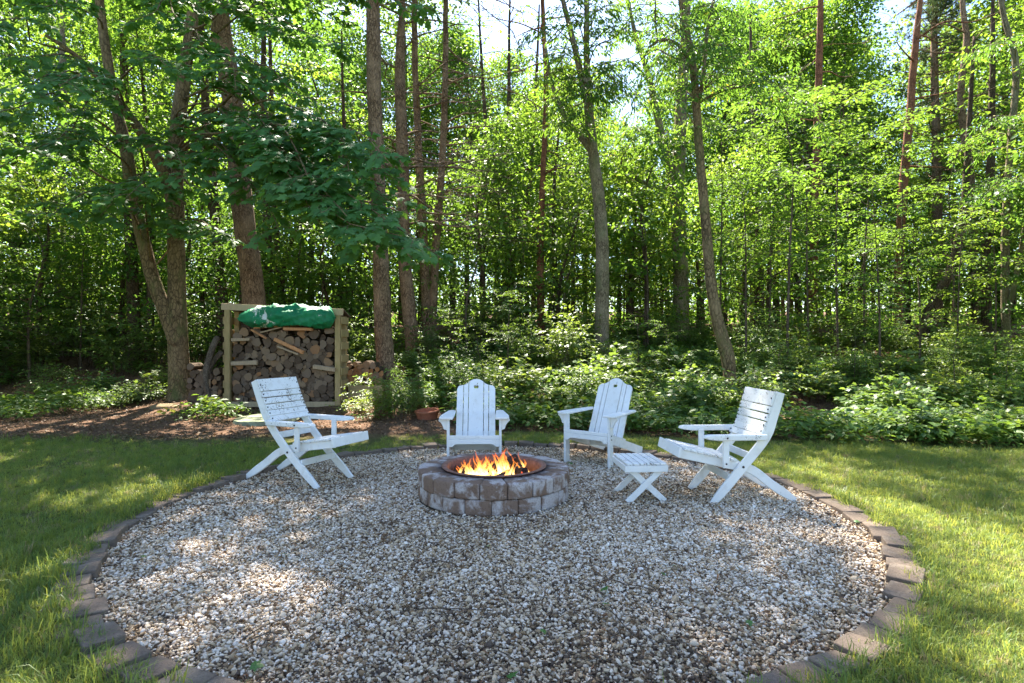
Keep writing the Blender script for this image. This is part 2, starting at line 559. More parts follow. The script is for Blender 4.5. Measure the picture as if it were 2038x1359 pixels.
def tarp_mat():
    m, nt, out = new_mat('green_tarp')
    v = pos_map(nt, 1)
    n1 = noise(nt, pos_map(nt, (1.6, 1, 1)), 6.0, 6, .7, .8)
    g = nt.nodes.new('ShaderNodeTexCoord')
    sx = nt.nodes.new('ShaderNodeSeparateXYZ'); nt.links.new(g.outputs['Object'], sx.inputs[0])
    # the worn white print near one end
    d = math_(nt, 'ABSOLUTE', math_(nt, 'ADD', sx.outputs[0], math_(nt, 'ADD', .52, math_(nt, 'MULTIPLY', sx.outputs[2], .6))))
    near = ramp(nt, d, [(.06, (.16, .16, .16)), (.32, (0, 0, 0))])
    k = math_(nt, 'ADD', n1, near)
    k = ramp(nt, k, [(.66, (0, 0, 0)), (.71, (1, 1, 1))])
    c = ramp(nt, noise(nt, v, 5, 4), [(.3, (.008, .14, .06)), (.7, (.016, .25, .11))])
    c = mixc(nt, k, c, (.62, .66, .62))
    finish(nt, out, c, .55, .3, noise(nt, v, 18, 4, .6), .006)
    return m
M['tarp'] = tarp_mat()

def flame_mat():
    m, nt, out = new_mat('flame')
    a = nt.nodes.new('ShaderNodeAttribute'); a.attribute_name = 'tint'
    f = a.outputs['Fac']
    n = noise(nt, pos_map(nt, (1, 1, .45)), 46, 5, .65, 1.2)
    f2 = math_(nt, 'ADD', f, math_(nt, 'MULTIPLY', math_(nt, 'SUBTRACT', n, .5), .5), True)
    c = ramp(nt, f2, [(0, (1, .60, .20)), (.3, (1, .74, .30)), (.55, (1, .42, .07)), (.8, (1, .17, .025)), (1, (.7, .07, .01))])
    st = ramp(nt, f2, [(0, (.5, .5, .5)), (.22, (1, 1, 1)), (.55, (.42, .42, .42)), (1, (.22, .22, .22))])
    e = nt.nodes.new('ShaderNodeEmission')
    nt.links.new(c, e.inputs[0]); nt.links.new(math_(nt, 'MULTIPLY', st, 1.5), e.inputs[1])
    tr = nt.nodes.new('ShaderNodeBsdfTransparent')
    al = ramp(nt, f2, [(0, (.22, .22, .22)), (.3, (.42, .42, .42)), (.7, (.24, .24, .24)), (1, (.0, .0, .0))])
    al = math_(nt, 'MULTIPLY', al, ramp(nt, n, [(.38, (.0, .0, .0)), (.56, (1, 1, 1))]))
    mx = nt.nodes.new('ShaderNodeMixShader')
    nt.links.new(al, mx.inputs[0]); nt.links.new(tr.outputs[0], mx.inputs[1]); nt.links.new(e.outputs[0], mx.inputs[2])
    nt.links.new(mx.outputs[0], out.inputs[0])
    return m
M['flame'] = flame_mat()
def ember_mat():
    m, nt, out = new_mat('ember')
    n = noise(nt, pos_map(nt, 1), 26, 4, .7)
    b = finish(nt, out, ramp(nt, n, [(.4, (.02, .016, .014)), (.7, (.14, .12, .11))]), .95, .1, n, .01)
    nt.links.new(ramp(nt, n, [(.5, (0, 0, 0)), (.62, (1, .12, .015)), (.75, (1, .3, .05))]), b.inputs['Emission Color'])
    b.inputs['Emission Strength'].default_value = .22
    return m
M['ember'] = ember_mat()

# ------------------------------------------------------------------ leaves
def leaf_template(kind):
    if kind == 'kite':
        v = [(0, 0, 0), (.30, .45, .06), (0, 1, -.05), (-.30, .45, .06)]
        f = [(0, 1, 2), (0, 2, 3)]
    elif kind == 'ovate':
        v = [(0, 0, 0), (.26, .28, .05), (.24, .62, .05), (0, 1, -.10), (-.24, .62, .05), (-.26, .28, .05), (0, .45, -.015)]
        f = [(0, 1, 6), (1, 2, 6), (2, 3, 6), (3, 4, 6), (4, 5, 6), (5, 0, 6)]
    elif kind == 'lance':
        v = [(0, 0, 0), (.17, .35, .05), (.10, .72, .02), (0, 1, -.12), (-.10, .72, .02), (-.17, .35, .05)]
        f = [(0, 1, 3), (1, 2, 3), (0, 3, 5), (3, 4, 5)]
    elif kind == 'needle':
        v = [(-.035, 0, 0), (.035, 0, 0), (0, 1, 0)]
        f = [(0, 1, 2)]
    elif kind == 'maple':
        pts = [(0, 0), (.16, -.03), (.46, .12), (.36, .30), (.60, .55), (.34, .56), (.22, .62), (.20, .80), (0, 1.05),
               (-.20, .80), (-.22, .62), (-.34, .56), (-.60, .55), (-.36, .30), (-.46, .12), (-.16, -.03)]
        v = [(x, y, -.16 * (x * x + (y - .4) ** 2) - .04 * abs(x)) for x, y in pts] + [(0, .38, .03)]
        k = len(pts)
        f = [(i, (i + 1) % k, k) for i in range(k)]
    return np.array(v, float), np.array(f)

def leaves(pos, fwd, nrm, size, tint, kind):
    """stack leaf templates at each position; returns verts, faces, tint per vertex"""
    tv, tf = leaf_template(kind)
    n = len(pos)
    fwd = fwd / (np.linalg.norm(fwd, axis=1, keepdims=True) + 1e-9)
    rgt = np.cross(fwd, nrm)
    rgt /= np.linalg.norm(rgt, axis=1, keepdims=True) + 1e-9
    up = np.cross(rgt, fwd)
    s = np.asarray(size)[:, None, None]
    V = pos[:, None, :] + s * (tv[None, :, 0:1] * rgt[:, None, :] + tv[None, :, 1:2] * fwd[:, None, :] + tv[None, :, 2:3] * up[:, None, :])
    F = tf[None, :, :] + (np.arange(n) * len(tv))[:, None, None]
    return V.reshape(-1, 3), F.reshape(-1, 3), np.repeat(tint, len(tv))

class Foliage:
    def __init__(self, seed=0):
        self.g = np.random.default_rng(seed)
        self.p, self.f, self.n, self.s, self.t = [], [], [], [], []
    def add(self, p, f, n, s, t):
        self.p.append(p); self.f.append(f); self.n.append(n); self.s.append(s); self.t.append(t)
    def cluster(self, c, rad, flat, count, size, base_tint=.5, tilt=.45, droop=.25):
        g = self.g
        d = g.normal(0, 1, (count, 3)); d /= np.linalg.norm(d, axis=1, keepdims=True) + 1e-9
        r = rad * g.random(count) ** .45
        off = d * r[:, None]; off[:, 2] *= flat
        p = np.asarray(c) + off
        out = off / rad
        f = out * np.array([1, 1, .3]) + g.normal(0, .45, (count, 3)); f[:, 2] -= droop
        n = np.array([0, 0, 1.0]) + g.normal(0, tilt, (count, 3)) + out * .35
        self.add(p, f, n, size * g.uniform(.7, 1.25, count), np.clip(base_tint + g.normal(0, .2, count), 0, 1))
    def spray(self, P, size, gap, base_tint=.5, tilt=.3, droop=.35, petiole=.05, face=None):
        """leaves in pairs along a twig polyline P"""
        g = self.g
        seg = np.linalg.norm(np.diff(P, axis=0), axis=1)
        L = seg.sum()
        n = max(2, int(L / gap))
        t = np.linspace(.12, 1, n)
        cum = np.concatenate([[0], np.cumsum(seg)]) / L
        pos = np.stack([np.interp(t, cum, P[:, k]) for k in range(3)], 1)
        dr = np.gradient(pos, axis=0); dr /= np.linalg.norm(dr, axis=1, keepdims=True) + 1e-9
        side = np.cross(dr, [0, 0, 1.0]); side /= np.linalg.norm(side, axis=1, keepdims=True) + 1e-9
        for sgn in (-1, 1):
            k = n
            f = side * sgn * g.uniform(.6, 1.1, (k, 1)) + dr * g.uniform(.3, .9, (k, 1)) + g.normal(0, .18, (k, 3))
            f[:, 2] -= droop * g.uniform(.4, 1.6, k)
            p = pos + f * petiole * g.uniform(.5, 1.3, (k, 1))
            nn = np.array([0, 0, 1.0]) + g.normal(0, tilt, (k, 3))
            if face is not None:
                nn = nn + np.asarray(face) * g.uniform(.3, 1.3, (k, 1)); f = f + np.asarray(face) * .35; f[:, 2] -= .3
            self.add(p, f, nn, size * g.uniform(.65, 1.2, k), np.clip(base_tint + g.normal(0, .2, k), 0, 1))
        self.add(pos[-1:], dr[-1:] + np.array([[0, 0, -droop]]), np.array([[0, 0, 1.0]]) + g.normal(0, .2, (1, 3)), np.array([size]), np.array([base_tint]))
    def count(self): return sum(len(x) for x in self.p)
    def mesh(self, name, kind, mat):
        V, F, T = leaves(np.vstack(self.p), np.vstack(self.f), np.vstack(self.n), np.concatenate(self.s), np.concatenate(self.t), kind)
        return np_mesh(name, V, F, [mat], True, None, T)

def arc(a, b, lift=0.0, wob=0.0, g=RNG, n=5):
    """polyline from a to b, raised in the middle"""
    a = np.asarray(a, float); b = np.asarray(b, float)
    t = np.linspace(0, 1, n)[:, None]
    P = a * (1 - t) + b * t
    P[:, 2] += lift * np.sin(np.pi * t[:, 0])
    L = np.linalg.norm(b - a)
    P[1:-1] += g.normal(0, wob * L, (n - 2, 3))
    return curve_pts(P, max(.06, L / 14))

def leafy_limb(fol, twigs, a, b, lift, r0, g, size, gap, side_len=.55, side_gap=.22, start=.25, droop=.3, kind_tilt=.3, tint=.5, sub=True, face=None):
    """a limb from a to b with side twigs that carry leaves; returns the limb's polyline and radii"""
    P = arc(a, b, lift, .03, g, 6)
    n = len(P)
    L = np.linalg.norm(np.diff(P, axis=0), axis=1).sum()
    rad = np.linspace(r0, r0 * .2, n)
    T = np.gradient(P, axis=0); T /= np.linalg.norm(T, axis=1, keepdims=True) + 1e-9
    k = max(3, int(L * (1 - start) / side_gap))
    for q, t in enumerate(np.linspace(start, .98, k)):
        i = min(n - 1, int(t * (n - 1)))
        side = np.cross(T[i], [0, 0, 1.0]); side /= np.linalg.norm(side) + 1e-9
        sg = 1 if q % 2 else -1
        d = side * sg * g.uniform(.6, 1.0) + T[i] * g.uniform(.3, .8) + np.array([0, 0, g.uniform(-.25, .25)])
        d /= np.linalg.norm(d)
        ln = side_len * g.uniform(.55, 1.25) * (1.15 - .5 * t)
        e = P[i] + d * ln + np.array([0, 0, -droop * ln * g.uniform(.2, 1.0)])
        tw = arc(P[i], e, .06 * ln, .04, g, 4)
        twigs.append((tw, np.linspace(max(.004, r0 * .22), .0022, len(tw))))
        fol.spray(tw, size, gap, np.clip(tint + g.normal(0, .12), .05, .95), kind_tilt, droop, .05, face)
        if sub and ln > .35:
            for _ in range(2):
                j = g.integers(1, len(tw) - 1)
                d2 = d + g.normal(0, .6, 3); d2[2] = d2[2] * .4 - .1; d2 /= np.linalg.norm(d2)
                e2 = tw[j] + d2 * ln * g.uniform(.35, .65)
                t2 = arc(tw[j], e2, .02, .04, g, 3)
                twigs.append((t2, np.linspace(.0035, .0018, len(t2))))
                fol.spray(t2, size, gap, np.clip(tint + g.normal(0, .12), .05, .95), kind_tilt, droop, .05, face)
    return P, rad

# ------------------------------------------------------------------ scattered stuff (grass, gravel, litter, ground cover)
def scatter(name, templates, pos, rot, scl, tint, pick, mat, label, cat):
    tc = bpy.data.collections.new(name + '_pieces')      # never linked to the scene
    for i, me in enumerate(templates):
        ob = bpy.data.objects.new('%s_piece_%02d' % (name, i), me)
        tc.objects.link(ob)
    me = bpy.data.meshes.new(name)
    me.vertices.add(len(pos))
    me.vertices.foreach_set('co', np.asarray(pos, np.float32).ravel())
    for nm, ty, arr, key in (('rot', 'FLOAT_VECTOR', rot, 'vector'), ('scl', 'FLOAT_VECTOR', scl, 'vector'), ('tint', 'FLOAT', tint, 'value'), ('pick', 'INT', pick, 'value')):
        a = me.attributes.new(nm, ty, 'POINT')
        a.data.foreach_set(key, np.asarray(arr, np.int32 if ty == 'INT' else np.float32).ravel())
    me.materials.append(mat)
    o = mesh_obj(name, me)
    tag(o, label, cat, None, 'stuff')
    ng = bpy.data.node_groups.new(name + '_scatter', 'GeometryNodeTree')
    ng.interface.new_socket('Geometry', in_out='INPUT', socket_type='NodeSocketGeometry')
    ng.interface.new_socket('Geometry', in_out='OUTPUT', socket_type='NodeSocketGeometry')
    gi = ng.nodes.new('NodeGroupInput'); go = ng.nodes.new('NodeGroupOutput')
    ip = ng.nodes.new('GeometryNodeInstanceOnPoints')
    ci = ng.nodes.new('GeometryNodeCollectionInfo')
    ci.inputs['Collection'].default_value = tc
    ci.inputs['Separate Children'].default_value = True
    ci.inputs['Reset Children'].default_value = True
    def named(nm, ty):
        n = ng.nodes.new('GeometryNodeInputNamedAttribute'); n.data_type = ty
        n.inputs['Name'].default_value = nm
        return n.outputs['Attribute']
    e2r = ng.nodes.new('FunctionNodeEulerToRotation')
    ng.links.new(named('rot', 'FLOAT_VECTOR'), e2r.inputs[0])
    ng.links.new(gi.outputs[0], ip.inputs['Points'])
    ng.links.new(ci.outputs[0], ip.inputs['Instance'])
    ip.inputs['Pick Instance'].default_value = True
    ng.links.new(named('pick', 'INT'), ip.inputs['Instance Index'])
    ng.links.new(e2r.outputs[0], ip.inputs['Rotation'])
    ng.links.new(named('scl', 'FLOAT_VECTOR'), ip.inputs['Scale'])
    ng.links.new(ip.outputs[0], go.inputs[0])
    md = o.modifiers.new('scatter', 'NODES')
    md.node_group = ng
    return o

# words that say where in the wood a plant stands, by the things one can find there
LANDMARKS = [(-60, 'the far left margin'), (120, 'the pale left trunk'), (265, 'the maple side dark trunk'), (360, 'the forked maple'), (500, 'the thick pine'), (615, 'the firewood shed'),
             (765, 'the straight pine'), (858, 'the slim pine pair'), (945, 'the center chair'), (1078, 'the dark red pine'), (1200, 'the grey forked trunk'),
             (1290, 'the second adirondack'), (1350, 'the grey trunk'), (1430, 'the curving trunk'), (1530, 'the right folding chair'), (1630, 'the half hidden pine'), (1720, 'the right lawn'),
             (1800, 'the orange forked pine'), (1925, 'the wavy pine trunk'), (2005, 'the pale margin trunk'), (2110, 'the right picture margin')]
def where(x, y, rows):
    px = 1019 + x * FPX / y
    lp, nm = min(LANDMARKS, key=lambda q: abs(q[0] - px))
    row = next(w for lim, w in rows if y < lim)
    side = 'in line with' if abs(px - lp) < 14 else ('just left of' if px < lp else 'just right of')
    return row + ' ' + side + ' ' + nm

# ================================================================== THE SETTING
def axis_grid(lo, hi, fine_lo, fine_hi, fine, coarse):
    a = list(np.arange(fine_lo, fine_hi + 1e-6, fine))
    x = fine_hi; st = fine
    while x < hi:
        st = min(coarse, st * 1.35); x += st; a.append(min(x, hi))
    x = fine_lo; st = fine
    while x > lo:
        st = min(coarse, st * 1.35); x -= st; a.insert(0, max(x, lo))
    return np.array(a)
gx = axis_grid(-300, 300, -16, 16, .25, 30)
gy = axis_grid(-120, 500, -2, 26, .25, 30)
GX, GY = np.meshgrid(gx, gy)
GZ = ground_z(GX, GY)
rr = np.hypot(GX - CX, GY - CY)
GZ = np.where(rr < CR - .12, GZ - .10, GZ)           # dug out for the gravel
ny, nx = GX.shape
idx = np.arange(nx * ny).reshape(ny, nx)
gf = np.stack([idx[:-1, :-1], idx[:-1, 1:], idx[1:, 1:], idx[1:, :-1]], -1).reshape(-1, 4)
ground = mesh_obj('ground', np_mesh('ground', np.stack([GX, GY, GZ], -1).reshape(-1, 3), gf, [M['ground']], True))
tag(ground, kind='structure')

# gravel bed disc
bm = bmesh.new()
bmesh.ops.create_circle(bm, cap_ends=True, cap_tris=True, radius=CR - .04, segments=96)
for v in bm.verts: v.co += Vector((CX, CY, -.045))
bed = mesh_obj('gravel_bed', bm_mesh(bm, 'gravel_bed', M['gravel_bed']))
tag(bed, kind='structure')

# ------------------------------------------------------------------ gravel
def stone_mesh(i):
    g = np.random.default_rng(100 + i)
    bm = bmesh.new()
    bmesh.ops.create_icosphere(bm, subdivisions=2, radius=1.0)
    planes = [(Vector(g.normal(0, 1, 3)).normalized(), g.uniform(.45, .8)) for _ in range(9)]
    for v in bm.verts:
        for n, d in planes:
            k = v.co.dot(n)
            if k > d: v.co -= n * (k - d) * .9
    ax = Vector((1.0, g.uniform(.5, .85), g.uniform(.34, .55)))
    for v in bm.verts:
        v.co = Vector((v.co.x * ax.x, v.co.y * ax.y, v.co.z * ax.z))
    return bm_mesh(bm, 'stone', M['gravel'], True)

def smooth_field(x, y, seed, scale):
    g = np.random.default_rng(seed)
    out = np.zeros_like(x)
    for k in range(10):
        a = g.uniform(0, 2 * math.pi); f = scale * g.uniform(.5, 2.0)
        out += np.sin((x * math.cos(a) + y * math.sin(a)) * f + g.uniform(0, 6.28)) / math.sqrt(10)
    return out

PIT = np.array([-0.16, 5.2]); PIT_R = .66
def gravel():
    sp = .0172
    P = []
    for layer, (z, s0) in enumerate(((-.024, sp), (-.024, sp * 1.6), (-.011, sp * 1.25))):
        xs = np.arange(CX - CR, CX + CR, s0)
        ys = np.arange(1.2, CY + CR, s0 * .87)
        X, Y = np.meshgrid(xs, ys)
        X = X + (np.arange(len(ys)) % 2)[:, None] * s0 / 2
        X = X + RNG.normal(0, s0 * .28, X.shape); Y = Y + RNG.normal(0, s0 * .28, Y.shape)
        x = X.ravel(); y = Y.ravel()
        keep = (np.hypot(x - CX, y - CY) < CR - .155 + RNG.normal(0, .012, x.size)) & (np.hypot(x - PIT[0], y - PIT[1]) > PIT_R + .0)
        if layer == 2: keep &= RNG.random(x.size) < .8
        x = x[keep]; y = y[keep]
        P.append(np.stack([x, y, z + RNG.normal(0, .004, x.size) + .008 * smooth_field(x, y, 5, 2.2)], 1))
    P = np.vstack(P)
    n = len(P)
    rot = np.stack([RNG.normal(0, .45, n), RNG.normal(0, .45, n), RNG.uniform(0, 6.28, n)], 1)
    s = np.clip(RNG.lognormal(0, .33, n), .45, 2.4) * .0111
    f = smooth_field(P[:, 0], P[:, 1], 8, 1.6)
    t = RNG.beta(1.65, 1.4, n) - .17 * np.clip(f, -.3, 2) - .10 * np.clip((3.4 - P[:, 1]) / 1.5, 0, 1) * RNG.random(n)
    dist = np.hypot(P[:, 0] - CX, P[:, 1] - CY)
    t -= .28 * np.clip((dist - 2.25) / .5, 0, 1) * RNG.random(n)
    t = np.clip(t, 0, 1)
    dk = RNG.random(n) < .05
    t[dk] = RNG.uniform(0, .15, dk.sum())
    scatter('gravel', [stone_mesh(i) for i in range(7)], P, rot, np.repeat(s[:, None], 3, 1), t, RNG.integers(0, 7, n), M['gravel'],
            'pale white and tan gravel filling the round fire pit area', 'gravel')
gravel()

# ------------------------------------------------------------------ kerb stones round the gravel
edging = empty('stone_edging', (CX, CY, 0))
tag(edging, 'ring of brown grey kerb stones around the gravel circle', 'edging')
kerb_meshes = []
for i in range(6):
    g = random.Random(40 + i)
    bm = bmesh.new()
    bmesh.ops.create_cube(bm, size=1)
    for v in bm.verts:
        taper = .92 if v.co.y < 0 else 1.04
        v.co = Vector((v.co.x * taper * (1 + g.uniform(-.03, .03)), v.co.y * (1 + g.uniform(-.05, .05)), v.co.z * (1 + (.06 * g.uniform(-1, 1) if v.co.z > 0 else 0))))
    # unit block, scaled per stone; bevel in unit space
    bmesh.ops.bevel(bm, geom=bm.edges[:], offset=.07, segments=3, profile=.6, affect='EDGES')
    for v in bm.verts:
        v.co += Vector((g.uniform(-1, 1), g.uniform(-1, 1), g.uniform(-1, 1))) * .008
    kerb_meshes.append(bm_mesh(bm, 'edging_stone', M['kerb_block'], True))
ang = 0.0
g = random.Random(3)
while ang < 2 * math.pi - .04:
    wid = g.uniform(.17, .25) / (CR - .1)
    if 2 * math.pi - ang - wid < .05: wid = 2 * math.pi - ang
    a = ang + wid / 2
    rad = CR - .085 + g.uniform(-.028, .028)
    o = mesh_obj('edging_stone', g.choice(kerb_meshes), edging)
    o.location = (math.sin(a) * rad, math.cos(a) * rad, -.032 + g.uniform(-.02, .014))
    o.rotation_euler = (g.uniform(-.09, .09), g.uniform(-.09, .09), -a + g.uniform(-.12, .12))
    o.scale = (wid * (CR - .1) * .96, g.uniform(.15, .19), .12)
    ang += wid

# ------------------------------------------------------------------ fire pit
pit = empty('fire_pit', (PIT[0], PIT[1], 0))
tag(pit, 'round fire pit of two courses of brown and grey blocks', 'fire pit')
NB = 19
def wedge(i, h, ro, ri):
    g = random.Random(60 + i)
    half = math.pi / NB * .985
    bm = bmesh.new()
    top, bot = [], []
    prof = [(-half, ro), (-half * .35, ro * 1.005), (half * .35, ro * 1.005), (half, ro), (half, ri), (-half, ri)]
    for a, r in prof:
        bot.append(bm.verts.new((math.sin(a) * r, -math.cos(a) * r, 0)))
        top.append(bm.verts.new((math.sin(a) * r, -math.cos(a) * r, h)))
    bm.faces.new(top[::-1]); bm.faces.new(bot)
    for k in range(6):
        bm.faces.new((top[k], top[(k + 1) % 6], bot[(k + 1) % 6], bot[k]))
    bmesh.ops.recalc_face_normals(bm, faces=bm.faces[:])
    bmesh.ops.bevel(bm, geom=bm.edges[:], offset=.016, segments=3, profile=.55, affect='EDGES')
    for v in bm.verts:
        v.co += Vector((g.uniform(-1, 1), g.uniform(-1, 1), g.uniform(-1, 1))) * .0025
    return bm_mesh(bm, 'block', M['pit_block'], True)
low = [wedge(i, .108, PIT_R, .44) for i in range(4)]
high = [wedge(10 + i, .128, PIT_R + .004, .44) for i in range(4)]
for c, (ms, z, ph) in enumerate(((low, 0.0, .5), (high, .109, 0.08))):
    for k in range(NB):
        o = mesh_obj('block', ms[(k * 3 + k // 4) % 4], pit)
        o.location = (0, 0, z + random.uniform(-.002, .002) - .02 * (c == 0))
        if c == 0: o.scale = (1, 1, 1.18)
        o.rotation_euler = (0, 0, (k + ph) * 2 * math.pi / NB)
        s = random.uniform(.985, 1.012)
        o.scale = (s, s, o.scale[2])
# steel liner ring with a flange
prof = [(.425, .06), (.425, .225), (.428, .240), (.462, .246), (.466, .252), (.462, .257), (.424, .252), (.416, .24), (.412, .06)]
n = 64
a = np.linspace(0, 2 * math.pi, n, endpoint=False)
V = np.array([[r * math.cos(t), r * math.sin(t), z] for t in a for r, z in prof])
k = len(prof)
F = np.array([[i * k + j, ((i + 1) % n) * k + j, ((i + 1) % n) * k + (j + 1) % k, i * k + (j + 1) % k] for i in range(n) for j in range(k)])
mesh_obj('steel_ring', np_mesh('steel_ring', V, F, [M['rust']], True), pit)
bm = bmesh.new()
bmesh.ops.create_grid(bm, x_segments=26, y_segments=26, size=.43)
for v in list(bm.verts):
    if v.co.length > .432: bm.verts.remove(v)
for v in bm.verts:
    v.co.z = .085 + random.uniform(-.012, .012) + .03 * math.sin(v.co.x * 9) * math.cos(v.co.y * 8)
mesh_obj('ash_bed', bm_mesh(bm, 'ash_bed', M['ember']), pit)

def log_mesh(name, r, L, seed, bark, end, sides=12, bend=0.0, split=False):
    """a length of wood along y; round, or split to a wedge"""
    g = np.random.default_rng(seed)
    a = np.linspace(0, 2 * math.pi, sides, endpoint=False)
    lump = 1 + .06 * np.sin(a * 2 + g.uniform(0, 6)) + .05 * np.sin(a * 3 + g.uniform(0, 6)) + g.normal(0, .02, sides)
    if split:
        c, s = np.cos(a), np.sin(a)
        lump = np.minimum(lump * 1.12, .5 / np.maximum(.2, -s * .9 + .25 * c))
        if split > 1: lump = np.minimum(lump, .5 / np.maximum(.2, c))
    V = []
    for t in np.linspace(-.5, .5, 4):
        for k in range(sides):
            V.append([math.cos(a[k]) * r * lump[k] + bend * (t * t) * L, t * L, math.sin(a[k]) * r * lump[k]])
    V = np.array(V) + g.normal(0, r * .02, (len(V), 3))
    F = [[i * sides + j, i * sides + (j + 1) % sides, (i + 1) * sides + (j + 1) % sides, (i + 1) * sides + j] for i in range(3) for j in range(sides)]
    fs = [np.array(F)[:, ::-1], np.arange(sides)[None, :], (np.arange(sides)[::-1] + 3 * sides)[None, :]]
    return np_mesh(name, V, fs, [bark, end], False, [0] * len(F) + [1, 1])

# burning logs in the pit
bl = [(-.16, .06, .15, 75, 8), (.10, -.05, .16, -40, 12), (.17, .12, .17, 30, -6), (-.04, -.14, .14, 95, 4), (.02, .14, .2, -70, 20)]
bl_lab = ['charred log lying flat in the fire, its end to the ring', 'charred log slanting across the middle of the fire', 'grey charred log leaning toward the ring at the fire edge',
          'short charred log at the front of the fire', 'blackened log propped at the back of the fire']
for i, (x, y, z, rz, ry) in enumerate(bl):
    o = mesh_obj('burning_log', log_mesh('burning_log', .042, .42, 300 + i, M['char'], M['ember']), None, (PIT[0] + x, PIT[1] + y, z), (R(ry), 0, R(rz)))
    tag(o, bl_lab[i], 'log', 'burning logs in the fire pit')

# flames: one fire, many tongues
def fire():
    g = np.random.default_rng(21)
    VV, FF, TT, base = [], [], [], 0
    spots = []
    for _ in range(52): spots.append((g.normal(-.135, .085), g.normal(-.02, .10), g.uniform(.06, .24) , g.uniform(.012, .036)))
    for _ in range(44): spots.append((g.normal(.10, .10), g.normal(.04, .10), g.uniform(.06, .29), g.uniform(.010, .030)))
    for _ in range(36): spots.append((g.uniform(-.32, .30), g.uniform(-.2, .2), g.uniform(.04, .14), g.uniform(.010, .028)))
    for x, y, h, w in spots:
        n, sd = 12, 8
        ph = g.uniform(0, 6.28); lean = g.normal(0, .12)
        t = np.linspace(0, 1, n)
        rad = w * (np.sin(np.pi * np.clip(t * .78 + .16, 0, 1)) ** 1.1) * (1 - t) ** .35 + .0006
        cx = x + lean * h * t + .035 * np.sin(t * 5.5 + ph) * t
        cy = y + .03 * np.cos(t * 4.7 + ph * 1.7) * t
        P = np.stack([cx, cy, .10 + h * t], 1)
        aa = np.linspace(0, 2 * math.pi, sd, endpoint=False)
        sq = g.uniform(.35, .8); ra = g.uniform(0, 3.14)
        ox = np.cos(aa); oy = np.sin(aa) * sq
        rx = ox * math.cos(ra) - oy * math.sin(ra); ry = ox * math.sin(ra) + oy * math.cos(ra)
        V = P[:, None, :] + rad[:, None, None] * np.stack([rx, ry, np.zeros(sd)], 1)[None]
        V += g.normal(0, .0025, V.shape)
        i = np.arange(n - 1)[:, None] * sd; j = np.arange(sd)[None]; j2 = (j + 1) % sd
        F = np.stack([i + j, i + j2, i + sd + j2, i + sd + j], -1).reshape(-1, 4)
        VV.append(V.reshape(-1, 3)); FF.append(F + base); TT.append(np.repeat(t * min(1.0, .55 + h * 1.3), sd)); base += n * sd
    me = np_mesh('flames', np.vstack(VV), np.vstack(FF), [M['flame']], True, None, np.concatenate(TT))
    o = mesh_obj('fire', me, None, (PIT[0], PIT[1], 0))
    tag(o, 'orange and yellow fire burning in the round pit', 'fire')
fire()

# ------------------------------------------------------------------ chairs
def bolt_mesh():
    bm = bmesh.new()
    bmesh.ops.create_cone(bm, cap_ends=True, segments=10, radius1=.0085, radius2=.006, depth=.008)
    return bm_mesh(bm, 'bolt', M['bolt'], False)
BOLT = bolt_mesh()

def curved_board(name, pts, width, y0, thick, mat, parent, w_ends=None):
    """a plank sawn to a bent side profile pts (x,z), lying in the plane y = y0"""
    P = curve_pts(np.array(pts, float), .06)
    T = np.gradient(P, axis=0); T /= np.linalg.norm(T, axis=1, keepdims=True)
    Nn = np.stack([-T[:, 1], T[:, 0]], 1)
    w = np.full(len(P), width) if w_ends is None else np.interp(np.linspace(0, 1, len(P)), [0, .12, .88, 1], [w_ends[0], width, width, w_ends[1]])
    A = P + Nn * w[:, None] / 2; B = P - Nn * w[:, None] / 2
    out = [tuple(q) for q in A] + [tuple(q) for q in B[::-1]]
    Mx = Matrix.Translation((0, y0, 0))
    return slab(name, out, thick, mat, parent, Mx, .004)

